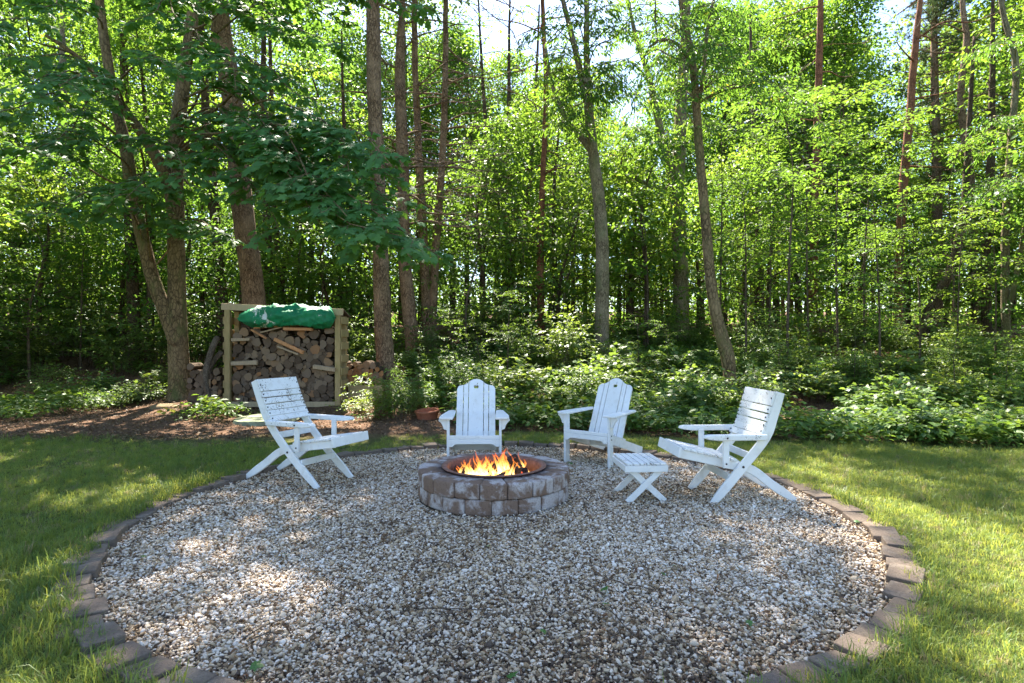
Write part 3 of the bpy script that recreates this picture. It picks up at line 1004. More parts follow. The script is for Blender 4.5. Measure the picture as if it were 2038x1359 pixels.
def folding_chair(name, label, front_foot, direction, rail, seatline, width, worn, arm_z, arm_x):
    """sloped folding chair. local +x runs from the front feet backwards, y = 0 is the side near the camera, y = width the far side"""
    root = empty(name, (front_foot[0], front_foot[1], -.012), math.atan2(direction[1], direction[0]))
    tag(root, label, 'chair', 'white slatted folding chairs')
    sgn = 1 if direction[0] * 1 > 0 else -1          # far side is +y of local if the chair faces left
    Y = lambda t: t * sgn
    pw, pp = M['paint_worn'], M['paint']
    W = width
    th = .026
    for yy in (0.0, W):
        curved_board('back_rail', rail, .078, Y(yy), th, pp, root, (.05, .07))
    for yy in (.034, W - .034):
        curved_board('seat_rail', seatline, .074, Y(yy), th, pp, root, (.045, .074))
    # backrest slats along the upper rail
    P = curve_pts(np.array(rail, float), .004)
    top = P[-1]
    d = np.linalg.norm(P - top, axis=1)
    def rail_at(s):
        i = int(np.argmin(np.abs(d - s))); i = max(1, min(len(P) - 2, i))
        t = P[i - 1] - P[i + 1]; t /= np.linalg.norm(t)
        return P[i], t                       # t points down the rail
    def front_normal(t):
        n = np.array([t[1], -t[0]])
        return n if n[0] < 0 else -n         # front of the chair is -x
    s = .004
    hs = [.125] + [.058] * 5
    for i, h in enumerate(hs):
        c, t = rail_at(s + h / 2)
        n = front_normal(t)
        off = .039 + .011
        p = c + n * off
        Mx = Matrix(((0, n[0], -t[0], p[0]), (1, 0, 0, Y(W / 2)), (0, n[1], -t[1], p[1]), (0, 0, 0, 1)))
        me = box_mesh('back_slat', (W + .03, .020, h), pw, .004, 2)
        me.transform(Mx)
        o = mesh_obj('back_slat', me, root)
        for yy in (.0, W):
            b = mesh_obj('bolt', BOLT, o)
            nn = Vector((n[0], 0, n[1]))
            b.location = Vector((p[0], Y(yy), p[1])) + nn * .0115
            b.rotation_euler = nn.to_track_quat('Z', 'Y').to_euler()
        s += h + .0095
    # seat slats
    Q = curve_pts(np.array(seatline, float), .004)
    L = np.concatenate([[0], np.cumsum(np.linalg.norm(np.diff(Q, axis=0), axis=1))])
    s = L[-1] - .055
    for i in range(8):
        k = int(np.argmin(np.abs(L - s))); k = max(1, min(len(Q) - 2, k))
        t = Q[k + 1] - Q[k - 1]; t /= np.linalg.norm(t)
        n = np.array([-t[1], t[0]]); n = n if n[1] > 0 else -n
        p = Q[k] + n * (.037 + .010)
        Mx = Matrix(((t[0], 0, n[0], p[0]), (0, 1, 0, Y(W / 2)), (t[1], 0, n[1], p[1]), (0, 0, 0, 1)))
        me = box_mesh('seat_slat', (.050, W + .0, .018), pw, .004, 2)
        me.transform(Mx)
        mesh_obj('seat_slat', me, root)
        s -= .0575
    # front board of the seat
    e = Q[-1]; t = Q[-1] - Q[-4]; t /= np.linalg.norm(t)
    n = np.array([-t[1], t[0]]); n = n if n[1] > 0 else -n
    p = e + t * .012 + n * .012
    Mx = Matrix(((t[0], 0, n[0], p[0]), (0, 1, 0, Y(W / 2)), (t[1], 0, n[1], p[1]), (0, 0, 0, 1)))
    me = box_mesh('seat_front', (.022, W + .03, .086), pp, .004, 2); me.transform(Mx)
    mesh_obj('seat_front', me, root)
    # stretcher under the seat between the back rails
    c, t2 = P[int(len(P) * .22)], None
    board('stretcher', (c[0] - .01, Y(.01), c[1] + .03), (c[0] - .01, Y(W - .01), c[1] + .03), .06, .022, pp, root)
    c, t = rail_at(.60 if len(hs) == 6 else .5)
    board('back_stretcher', (c[0] + .02, Y(.01), c[1]), (c[0] + .02, Y(W - .01), c[1]), .06, .02, pp, root)
    # arms, posts
    ax0, ax1 = arm_x
    for q, yy in enumerate((-.036, W + .036)):
        out = [(ax0, .0), (ax0 + .012, .02), (ax0 + .05, .026), (ax1, .026), (ax1, -.022), (ax0 + .12, -.022), (ax0 + .04, -.012)]
        Mx = Matrix.Translation((0, Y(yy), arm_z))
        o = slab('armrest', out, .058, pp if q else pw, root, Mx, .007)
        xs = ax0 + .36 * (ax1 - ax0)
        k = int(np.argmin(np.abs(Q[:, 0] - xs)))
        zb = Q[k][1] - .03
        post = board('arm_post', (xs, Y(yy * .92 + W * .0), zb), (xs, Y(yy * .92), arm_z - .004), .05, .024, pp, root, up=(1, 0, 0))
        for zz, par in ((arm_z - .0, o), (zb + .035, post)):
            b = mesh_obj('bolt', BOLT, par)
            outw = -1 if q == 0 else 1
            b.location = (xs, Y(yy + outw * (.032 if par is o else .0125)), zz)
            b.rotation_euler = (R(90) if Y(outw) < 0 else R(-90), 0, 0)
    # pivot bolts where the legs cross
    for q, yy in enumerate((0.0, W)):
        k = int(np.argmin(np.abs(P[:, 1] - .31)))
        b = mesh_obj('bolt', BOLT, root)
        outw = -1 if q == 0 else 1
        b.location = (P[k][0], Y(yy + outw * .017), P[k][1]); b.scale = (1.3, 1.3, 1)
        b.rotation_euler = (R(90) if Y(outw) < 0 else R(-90), 0, 0)
    return root

# the chair beside the wood shed (faces the fire from the left)
folding_chair('folding_chair', 'white slatted folding chair in front of the firewood shed', (-1.79, 5.38), (-.909, .417),
              [(0, 0.0), (.381, .325), (.615, .580), (.72, .77), (.812, .975)],
              [(.955, .012), (.70, .17), (.50, .30), (.27, .355), (-.17, .425)], .47, True, .582, (.015, .60))
folding_chair('folding_chair', 'white slatted folding chair beside the right lawn, back to the undergrowth', (1.675, 4.88), (.998, .068),
              [(0, 0.0), (.251, .293), (.463, .553), (.532, .74), (.592, .930)],
              [(.74, .012), (.53, .15), (.36, .275), (.16, .325), (-.27, .425)], .50, False, .56, (-.09, .45))

def adirondack(label, loc, rz):
    """local: front faces -y, z up, origin on the ground between the front legs"""
    root = empty('adirondack_chair', loc, rz)
    tag(root, label, 'chair', 'white adirondack chairs')
    pp = M['paint']
    for s in (-1, 1):
        x = s * .275
        board('front_leg', (x, .045, 0), (x, .045, .545), .09, .026, pp, root, up=(0, 1, 0))
        # bracket under the arm, outside the leg
        out = [(0, 0), (s * .085, 0), (s * .085, -.018), (s * .068, -.03), (s * .05, -.055), (s * .038, -.085), (s * .032, -.105), (0, -.115)]
        slab('arm_bracket', out, .026, pp, root, Matrix.Translation((x + s * .0135, .03, .543)), .003)
        # arm
        arm = [(s * .222, -.035), (s * .335, -.035), (s * .368, -.005), (s * .368, .16), (s * .318, .60), (s * .27, .66), (s * .232, .60), (s * .222, .2)]
        Mx = Matrix(((1, 0, 0, 0), (0, 0, 1, 0), (0, -1, 0, .557), (0, 0, 0, 1)))
        slab('armrest', arm, .024, pp, root, Mx, .005)
        board('side_rail', (s * .247, .005, .318), (s * .247, .90, .052), .095, .024, pp, root)
        for zz in (.30, .34):
            b = mesh_obj('bolt', BOLT, root); b.location = (s * .290, .045, zz); b.rotation_euler = (0, s * R(90), 0)
            b.active_material = None if False else b.active_material
    # seat
    board('seat_slat', (-.262, -.004, .358), (.262, -.004, .358), .036, .022, pp, root)
    out = [(-.262, .338), (.262, .338), (.262, .258), (.225, .258), (.205, .278), (.185, .286), (-.185, .286), (-.205, .278), (-.225, .258), (-.262, .258)]
    slab('front_apron', out, .022, pp, root, Matrix.Translation((0, -.006, 0)), .003)
    for k in range(6):
        y = .045 + k * .074
        z = .372 - .128 * (y / .45) ** .9
        board('seat_slat', (-.262, y, z), (.262, y, z), .066, .018, pp, root, up=(0, 1, -.28))
    board('stretcher', (-.235, .52, .165), (.235, .52, .165), .07, .022, pp, root)
    # reclined back, five slats under one curved outline
    tilt = R(25.5)
    ML = .745
    def top(x):
        x = abs(x)
        xs = [0, .03, .055, .082, .105, .135, .165, .195, .214, .222]
        dz = [0, .004, .014, .034, .056, .072, .078, .084, .100, .125]
        return ML - float(np.interp(x, xs, dz))
    spans = [(-.222, -.150), (-.143, -.091), (-.084, .084), (.091, .143), (.150, .222)]
    Mx = Matrix.Translation((0, .435, .245)) @ Matrix.Rotation(-tilt, 4, 'X')
    for a, b in spans:
        xs = np.linspace(a, b, 13 if b - a > .1 else 7)
        outl = [(float(x), top(x)) for x in xs] + [(b, 0.0), (a, 0.0)]
        if a < 0 < b:
            cu = bpy.data.curves.new('back_slat', 'CURVE'); cu.dimensions = '2D'; cu.fill_mode = 'BOTH'
            def ring(pts):
                sp = cu.splines.new('POLY'); sp.points.add(len(pts) - 1)
                for q, (x, z) in zip(sp.points, pts): q.co = (x, z, 0, 1)
                sp.use_cyclic_u = True
            ring(outl)
            cz = ML - .098
            apple = []
            for t in np.linspace(0, 2 * math.pi, 28, endpoint=False):
                r = .029 * (1 + .06 * math.cos(2 * t))
                x = r * math.sin(t); z = .024 * math.cos(t)
                z -= .011 * math.exp(-(x / .008) ** 2) * (1 if z > 0 else -.45)
                apple.append((x, cz + z))
            ring(apple)
            leafo = [(.003, cz + .026), (.012, cz + .030), (.020, cz + .042), (.022, cz + .050), (.012, cz + .044), (.005, cz + .036)]
            ring(leafo)
            cu.extrude = .010; cu.bevel_depth = 0.0
            co = bpy.data.objects.new('tmp', cu); COL.objects.link(co)
            dg = bpy.context.evaluated_depsgraph_get()
            me = bpy.data.meshes.new_from_object(co.evaluated_get(dg))
            bpy.data.objects.remove(co)
            me.name = 'back_slat'; me.materials.clear(); me.materials.append(pp)
            me.transform(Mx @ Matrix(((1, 0, 0, 0), (0, 0, -1, 0), (0, 1, 0, 0), (0, 0, 0, 1))))
            me.polygons.foreach_set('use_smooth', np.zeros(len(me.polygons), bool))
            mesh_obj('back_slat', me, root)
        else:
            slab('back_slat', outl, .020, pp, root, Mx, .002)
    for z in (.09, .36, .56):
        me = box_mesh('back_cleat', (.43 if z < .5 else .40, .020, .055), pp, .003, 1); me.transform(Mx @ Matrix.Translation((0, .0205, z)))
        mesh_obj('back_cleat', me, root)
    return root

def zr(fx, fy): return math.atan2(fx, -fy)     # rotation that turns the front (-y) to (fx, fy)
adirondack('white adirondack chair with apple cutout, straight behind the fire pit', (-.397, 6.12, -.012), zr(.03, -1))
adirondack('white adirondack chair with apple cutout, beside the small footstool', (.815, 6.42, -.012), zr(-.60, -.80))

# footstool with crossed legs
st = empty('footstool', (1.135, 4.92, -.012), R(4.5))
tag(st, 'small white slatted footstool with crossed legs', 'footstool')
W, D, Hs = .345, .44, .335
for i in range(6):
    x = -W / 2 + .028 + i * (W - .056) / 5
    board('top_slat', (x, -.012, Hs - .009), (x, D + .012, Hs - .009), .050, .018, M['paint_worn'], st, up=(1, 0, 0))
for y in (0.0, D):
    board('end_rail', (-W / 2 - .012, y, Hs - .047), (W / 2 + .012, y, Hs - .047), .055, .022, M['paint'], st)
for x in (-W / 2 - .001, W / 2 + .001):
    board('side_rail', (x, .013, Hs - .047), (x, D - .013, Hs - .047), .05, .020, M['paint'], st)
for y, dy in ((.022, .0), (D - .045, 0)):
    board('leg', (-W / 2 + .015, y, 0), (W / 2 - .04, y, Hs - .06), .052, .020, M['paint'], st, up=(-1, 0, 1))
    board('leg', (W / 2 - .0, y + .0215, 0), (-W / 2 + .045, y + .0215, Hs - .06), .052, .020, M['paint'], st, up=(1, 0, 1))
board('stretcher', (.0, .03, .155), (.0, D - .04, .155), .04, .02, M['paint'], st)

# ================================================================== FIREWOOD SHED
SY = 11.9
sx0, sx1 = -5.80, -3.55
shed = empty('firewood_shed', ((sx0 + sx1) / 2, SY, 0))
tag(shed, 'open timber firewood shed stacked full of logs', 'shed')
def shed_part(name, p0, p1, w, t, mat, up=(0, 0, 1)):
    q = Vector(((sx0 + sx1) / 2, SY, 0))
    return board(name, Vector(p0) - q, Vector(p1) - q, w, t, mat, shed, up, .006)
zl, zr_ = 2.12, 2.00
shed_part('post', (sx0, SY, -.05), (sx0, SY, zl - .12), .112, .09, M['lumber'], (1, 0, 0))
shed_part('post', (sx1, SY, -.05), (sx1, SY, zr_ - .12), .112, .09, M['lumber'], (1, 0, 0))
shed_part('post', (sx0, SY + .42, -.05), (sx0, SY + .42, 1.98), .1, .09, M['lumber'], (1, 0, 0))
shed_part('post', (sx1, SY + .42, -.05), (sx1, SY + .42, 1.88), .1, .09, M['lumber'], (1, 0, 0))
shed_part('header', (sx0 - .12, SY - .02, zl - .055), (sx1 + .11, SY - .02, zr_ - .055), .135, .045, M['lumber_pale'])
shed_part('sill', (sx0 + .06, SY + .02, .065), (sx1 - .06, SY + .02, .065), .11, .04, M['lumber_pale'])
for k in range(7):                                    # side boards with gaps
    z = .22 + k * .26
    for x, s in ((sx0 - .075, -1), (sx1 + .075, 1)):
        shed_part('side_board', (x, SY - .04, z), (x, SY + .47, z), .15, .022, M['lumber'])
for k in range(9):
    z = .15 + k * .205
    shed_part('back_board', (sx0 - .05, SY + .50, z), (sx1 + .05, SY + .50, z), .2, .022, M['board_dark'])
for k in range(3):                                    # roof boards
    y = SY + .11 + k * .18
    dz = -.045 * (k + .6)
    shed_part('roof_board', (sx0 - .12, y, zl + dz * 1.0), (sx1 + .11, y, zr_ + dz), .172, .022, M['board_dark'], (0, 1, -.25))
for k in range(2):                                    # floor
    y = SY + .13 + k * .2
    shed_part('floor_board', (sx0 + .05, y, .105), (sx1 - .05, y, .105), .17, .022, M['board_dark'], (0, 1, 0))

# ---- logs: circles packed under gravity
def pack(n, w, h, rmin, rmax, seed, it=420):
    g = np.random.default_rng(seed)
    r = rmin + (rmax - rmin) * g.random(n) ** 1.5
    x = g.uniform(r, w - r); z = g.uniform(0, h * 1.5, n)
    for k in range(it):
        z -= .006
        for _ in range(2):
            dx = x[:, None] - x[None]; dz = z[:, None] - z[None]
            d = np.sqrt(dx * dx + dz * dz) + np.eye(n)
            ov = np.maximum(0, r[:, None] + r[None] - d) * (1 - np.eye(n))
            x = x + (ov * dx / d).sum(1) * .36; z = z + (ov * dz / d).sum(1) * .36
            x = np.clip(x, r, w - r); z = np.maximum(z, r)
    return x, z, r
LOGS = [log_mesh('log', 1.0, 1.0, 500 + i, M['dark_bark'], M['log_end'], 11, 0, 0 if i < 6 else (1 if i < 10 else 2)) for i in range(14)]
LOGS_F = [log_mesh('log', 1.0, 1.0, 540 + i, M['dark_bark'], M['log_end_fresh'], 11, 0, 0 if i < 5 else 1) for i in range(7)]
def log_things(xs, zs, rs, x0, z0, y0, length, meshes, label, group, seed, top=99):
    g = random.Random(seed)
    for x, z, r in zip(xs, zs, rs):
        if z > top: continue
        o = mesh_obj('log', g.choice(meshes))
        L = length * g.uniform(.9, 1.05)
        o.scale = (r * 1.03, L, r * 1.03)
        o.location = (x0 + x, y0 + L / 2 + g.uniform(-.035, .045), z0 + z)
        o.rotation_euler = (g.uniform(-.04, .04), g.uniform(0, 6.28), g.uniform(-.05, .05))
        tag(o, label, 'log', group)
xs, zs, rs = pack(222, 2.06, 1.55, .046, .106, 4)
log_things(xs, zs, rs, sx0 + .085, .118, SY + .03, .44, LOGS, 'weathered firewood log stacked in the timber shed', 'logs stacked in the firewood shed', 5, 1.60)
xs, zs, rs = pack(42, .72, 1.3, .045, .095, 6, 300)
log_things(xs, zs, rs, -6.70, .02, SY + .12, .42, LOGS, 'firewood log in the pile between maple trunk and shed', 'logs piled beside the shed by the maple', 7)
xs, zs, rs = pack(32, .86, .9, .045, .09, 8, 300)
gz = float(ground_z(-3.1, 12.6))
log_things(xs, zs, rs, -3.60, gz + .28, 12.35, .42, LOGS_F, 'orange ended firewood log in the pile between shed and pine trunk', 'fresh logs piled between shed and pine', 9)
for k, z in enumerate((.06, .19)):
    o = board('timber', (-3.44, 12.28 + .02 * k, gz + z), (-2.72, 12.30, gz + z), .125, .13, M['lumber'], None)
    tag(o, ['lower', 'upper'][k] + ' landscape timber under the fresh log pile by the pine', 'timber')
# logs and slabs lying sideways in the stack
def lying(name, p0, p1, w, t, mat, label, cat, up=(0, 0, 1)):
    o = board(name, p0, p1, w, t, mat, None, up, .008)
    for v in o.data.vertices:
        v.co += Vector((random.uniform(-1, 1), random.uniform(-1, 1), random.uniform(-1, 1))) * .008
    return tag(o, label, cat)
def pxs(px, py, d): return tuple(at(px, py, d))
lying('split_log', pxs(461, 724, 11.83), pxs(512, 722, 11.85), .085, .08, M['split_tan'], 'pale split log lying sideways against the shed post, mid height', 'log')
lying('split_log', pxs(624, 730, 11.83), pxs(667, 736, 11.83), .075, .08, M['split_tan'], 'pale log lying sideways beside the shed post near the pine', 'log')
lying('split_log', pxs(462, 677, 11.83), pxs(498, 675, 11.83), .06, .08, M['split_tan'], 'weathered split log lying sideways high by the shed post', 'log')
lying('kindling', pxs(506, 653, 11.86), pxs(598, 648, 11.9), .025, .10, M['split_orange'], 'long thin orange kindling strip on top of the stacked logs', 'kindling')
lying('kindling', pxs(519, 662, 11.83), pxs(566, 650, 11.9), .03, .09, M['split_tan'], 'tan kindling strip sloping up on top of the stacked logs', 'kindling')
lying('kindling', pxs(565, 655, 11.82), pxs(622, 656, 11.84), .055, .11, M['split_orange'], 'broad orange split board on top of the stacked logs', 'kindling')
lying('kindling', pxs(500, 656, 11.80), pxs(530, 674, 11.80), .028, .05, M['split_orange'], 'orange kindling stick poking down from the top of the stack', 'kindling')
lying('kindling', pxs(546, 675, 11.80), pxs(604, 702, 11.78), .065, .05, M['split_orange'], 'orange split slab slanting down across the stacked logs', 'kindling')
lying('kindling', pxs(553, 690, 11.80), pxs(594, 706, 11.78), .025, .05, M['split_tan'], 'grey stick slanting below the orange split slab', 'kindling')

# ---- crumpled green tarp over the header
def tarp():
    g = np.random.default_rng(31)
    nu, nv = 70, 34
    L = 1.92
    V = []
    for i in range(nu):
        u = i / (nu - 1)
        x = (u - .5) * L
        env = min(1, (u / .16)) ** .7 * min(1, (1 - u) / .06) ** .5
        droop = .02 + .10 * (1 - u) ** 2 * (u < .35)
        for j in range(nv):
            a = 2 * math.pi * j / nv
            ry = .20 * (.35 + .65 * env); rz = .205 * (.18 + .82 * env)
            w = (.10 * math.sin(5 * a + 9 * u) + .09 * math.sin(3 * a - 17 * u + 1) + .07 * math.sin(8 * a + 31 * u) + .05 * math.sin(13 * a - 47 * u))
            rr_ = 1 + w * .8 + .04 * g.normal()
            V.append([x + .02 * math.sin(3 * a + 20 * u), math.cos(a) * ry * rr_ - .02, math.sin(a) * rz * rr_ - droop])
    V = np.array(V)
    F = np.array([[i * nv + j, i * nv + (j + 1) % nv, (i + 1) * nv + (j + 1) % nv, (i + 1) * nv + j] for i in range(nu - 1) for j in range(nv)])
    fs = [F, np.arange(nv)[::-1][None], (np.arange(nv) + (nu - 1) * nv)[None]]
    me = np_mesh('tarp', V, fs, [M['tarp']], True)
    p = at(572, 626, 11.80)
    o = mesh_obj('tarp', me, None, tuple(p), (0, R(3.0), 0))
    tag(o, 'crumpled green tarp bundled over the top of the firewood shed', 'tarp')
tarp()

# ---- crooked branches leaning beside the shed
def crooked(px, d, r, label, seed):
    P = curve_pts(np.array([at(x, y, d + dd) for x, y, dd in px]), .07)
    mb = MB().tube(P, np.interp(np.linspace(0, 1, len(P)), [0, .5, 1], [r, r * .9, r * .6]), 10, .10, seed)
    o = mesh_obj('branch', mb.mesh('branch', [M['twig']]))
    tag(o, label, 'branch')
crooked([(432, 672, .3), (420, 700, .1), (409, 745, -.1), (412, 775, -.2), (422, 797, -.3), (432, 806, -.35)], 11.5, .062, 'long crooked bare branch leaning on the log pile by the maple', 3)
crooked([(441, 700, .2), (424, 722, .1), (412, 748, 0), (402, 780, -.1), (392, 806, -.2)], 11.65, .05, 'shorter crossing branch leaning on the log pile by the maple', 4)

# ---- small things near the shed
def rock(name, loc, size, mat, label, cat, seed):
    bm = bmesh.new()
    bmesh.ops.create_icosphere(bm, subdivisions=3, radius=1)
    g = np.random.default_rng(seed)
    pl = [(Vector(g.normal(0, 1, 3)).normalized(), g.uniform(.6, .9)) for _ in range(9)]
    for v in bm.verts:
        for n_, d_ in pl:
            k = v.co.dot(n_)
            if k > d_: v.co -= n_ * (k - d_) * .9
        v.co = Vector((v.co.x * size[0], v.co.y * size[1], v.co.z * size[2]))
    o = mesh_obj(name, bm_mesh(bm, name, mat, True), None, loc)
    return tag(o, label, cat)
p = at(330, 817, 11.2)
rock('flat_stone', (p[0], p[1], .06), (.29, .24, .12), M['stone_brown'], 'flat brown stone on the soil at the foot of the maple', 'stone', 3)
p = at(452, 822, 11.0)
o = mesh_obj('brick', box_mesh('brick', (.45, .2, .075), M['stone_brown'], .008, 2), None, (p[0], p[1], .035), (0, 0, .05)); o.data.materials[0] = M['terracotta']
tag(o, 'reddish brick lying on the soil before the shed post', 'brick')
bm = bmesh.new()
bmesh.ops.create_cone(bm, cap_ends=True, segments=40, radius1=.53, radius2=.50, depth=.07)
o = mesh_obj('stone_disc', bm_mesh(bm, 'stone_disc', M['stone_pale']), None, (at(530, 835, 9.9)[0], 9.9, .035), (R(2), R(-2), 0))
tag(o, 'mossy round stone disc on the soil behind the folding chair', 'stepping stone')
prof = [(.16, 0), (.20, .13), (.215, .14), (.215, .165), (.19, .165), (.185, .14), (.15, .03), (.0, .02)]
a = np.linspace(0, 2 * math.pi, 32, endpoint=False)
V = np.array([[r * math.cos(t), r * math.sin(t), z] for t in a for r, z in prof]); k = len(prof)
F = np.array([[i * k + j, ((i + 1) % 32) * k + j, ((i + 1) % 32) * k + j + 1, i * k + j + 1] for i in range(32) for j in range(k - 1)])
p = at(851, 828, 10.0)
o = mesh_obj('clay_bowl', np_mesh('clay_bowl', V, F, [M['terracotta']], True), None, (p[0], p[1], float(ground_z(p[0], p[1])) - .02), (R(4), R(-3), 0))
tag(o, 'reddish clay bowl on the soil at the undergrowth edge', 'bowl')

# ---- twigs and fallen leaves on the gravel
g = np.random.default_rng(77)
for i in range(48):
    px, py = g.uniform(380, 1720), g.uniform(930, 1330)
    d = CAM_H * FPX / (py - 680.0)
    x = (px - 1019) * d / FPX
    if math.hypot(x - PIT[0], d - PIT[1]) < .8 or math.hypot(x - CX, d - CY) > 2.5: continue
    L = g.uniform(.12, .38); a = g.uniform(0, 3.14)
    P = arc((x - math.cos(a) * L / 2, d - math.sin(a) * L / 2, .005), (x + math.cos(a) * L / 2, d + math.sin(a) * L / 2, .009), .008, .05, g, 5)
    P[:, 2] = np.clip(P[:, 2], .0, .02)
    o = mesh_obj('twig', MB().tube(P, np.linspace(.0042, .0018, len(P)), 5).mesh('twig', [M['twig']]))
    tag(o, 'thin brown twig lying on the gravel', 'twig', 'twigs fallen on the gravel')
flm = leaf_mat('fallen_leaf', (.04, .12, .025), (.07, .17, .035), (.12, .3, .04), .3, .4, .45)
tv, tf = leaf_template('maple')
FL = np_mesh('fallen_leaf', tv * .058, tf, [flm], False, None, np.full(len(tv), .5))
for i, (px, py) in enumerate([(450, 1075), (290, 1112), (630, 1035), (655, 990), (780, 903), (1320, 1145), (1345, 1130), (1200, 1175), (1200, 1205), (1080, 1258), (1490, 1240),
                              (1180, 1008), (500, 1330), (560, 1105), (975, 1090), (1010, 1355), (1700, 1040), (1140, 925)]):
    d = CAM_H * FPX / (py - 680.0)
    o = mesh_obj('fallen_leaf', FL, None, ((px - 1019) * d / FPX, d, .015), (g.uniform(-.4, .4), g.uniform(-.4, .4), g.uniform(0, 6.28)))
    s = g.uniform(.5, 1.0); o.scale = (s, s, s)
    tag(o, 'small green leaf fallen on the gravel', 'leaf', 'green leaves fallen on the gravel')

# ================================================================== TREES
def trunk_path(pts, depth, d_top=None, extend=0.0):
    """photo points (px, py, width px) -> (n,4) world path with radius; the foot goes down into the ground"""
    n = len(pts)
    out = []
    for i, p in enumerate(pts):
        d = depth if d_top is None else depth + (d_top - depth) * i / (n - 1)
        w = at(p[0], p[1], d)
        out.append([*w, p[2] * .5 * d / FPX])
    out = np.array(out)
    z0 = float(ground_z(out[0, 0], out[0, 1])) - .15
    if out[0, 2] > z0 + .05:
        s = (out[1, :2] - out[0, :2]) / max(.1, out[1, 2] - out[0, 2])
        dz = out[0, 2] - z0
        out = np.vstack([[out[0, 0] - s[0] * dz * .6, out[0, 1] - s[1] * dz * .6, z0, out[0, 3] * 1.06], out])
    if extend > 0:
        t = out[-1] - out[-2]; t = t / np.linalg.norm(t[:3])
        e = out[-1].copy(); e[:3] += t[:3] * extend * np.array([.6, .6, 1]); e[3] = max(.02, out[-1, 3] * .4)
        out = np.vstack([out, e])
    return out

def trunk_mesh(name, path, mat, sides=16, rough=.035, seed=1, flare=.35, step=.16):
    C = curve_pts(path, step)
    h = C[:, 2] - C[0, 2] - .15
    rad = np.maximum(.004, C[:, 3]) * (1 + flare * np.exp(-np.clip(h, 0, 50) / .28))
    g = np.random.default_rng(seed)
    P = C[:, :3].copy()
    w = np.cumsum(g.normal(0, .004, (len(P), 2)), axis=0); w -= np.linspace(0, 1, len(P))[:, None] * w[-1]
    P[:, :2] += w
    return MB().tube(P, rad, sides, rough, seed).mesh(name, [mat]), C

def new_tree(name, label, group, path, mat, **kw):
    root = empty(name, tuple(path[0, :3]))
    tag(root, label, 'tree', group)
    me, C = trunk_mesh('trunk', path, mat, **kw)
    me.transform(Matrix.Translation(-root.location))
    t = mesh_obj('trunk', me, root)
    return root, C

def add_piece(root, name, me, parent=None):
    me.transform(Matrix.Translation(-root.location))
    return mesh_obj(name, me, parent or root)

def twigs_mesh(tw, mat, sides=4):
    mb = MB()
    for P, r in tw: mb.tube(P, r, sides, 0, 0, False)
    return mb.mesh('twigs', [mat])

# ---- the twin-stemmed maple at the shed
path = trunk_path([(362, 795, 41), (354, 690, 37), (351, 560, 32), (349, 450, 32), (345, 370, 34), (350, 270, 28), (366, 150, 25), (384, 10, 21), (392, -160, 17), (398, -330, 12)], 12.8, 12.6, 1.5)
maple, C0 = new_tree('maple_tree', 'forked maple leaning over the left lawn beside the log shed', None, path, M['maple_bark'], sides=20, rough=.02, seed=2, flare=.45)
def stem(root, pts, d0, d1, mat, seed, name='stem', sides=14, step=.16):
    n = len(pts)
    A = np.array([[*at(p[0], p[1], d0 + (d1 - d0) * i / (n - 1)), p[2] * .5 * (d0 + (d1 - d0) * i / (n - 1)) / FPX] for i, p in enumerate(pts)])
    C = curve_pts(A, step)
    me = MB().tube(C[:, :3], np.maximum(.004, C[:, 3]), sides, .02, seed).mesh(name, [mat])
    add_piece(root, name, me)
    return C
C1 = stem(maple, [(352, 690, 26), (330, 625, 27), (306, 560, 26), (290, 500, 25), (266, 390, 25), (248, 285, 22), (226, 190, 19), (205, 60, 17), (190, -80, 13), (180, -220, 9)], 12.7, 12.2, M['maple_bark'], 5)
C2 = stem(maple, [(345, 385, 26), (318, 325, 24), (285, 270, 20), (250, 222, 16), (205, 165, 13), (150, 110, 9), (90, 70, 6)], 12.7, 11.0, M['maple_bark'], 6)
g = np.random.default_rng(51)
fol = Foliage(52); tw = []
def maple_limb(a, b, lift, r0, size=.135, gap=.085, sl=.62, sg=.21, start=.3, tint=.45, tilt=.26, face=None):
    P, rad = leafy_limb(fol, tw, a, b, lift, r0, g, size, gap, sl, sg, start, .32, tilt, tint, True, face)
    add_piece(maple, 'branch', MB().tube(P, rad, 7, .02, 3).mesh('branch', [M['maple_bark']]))
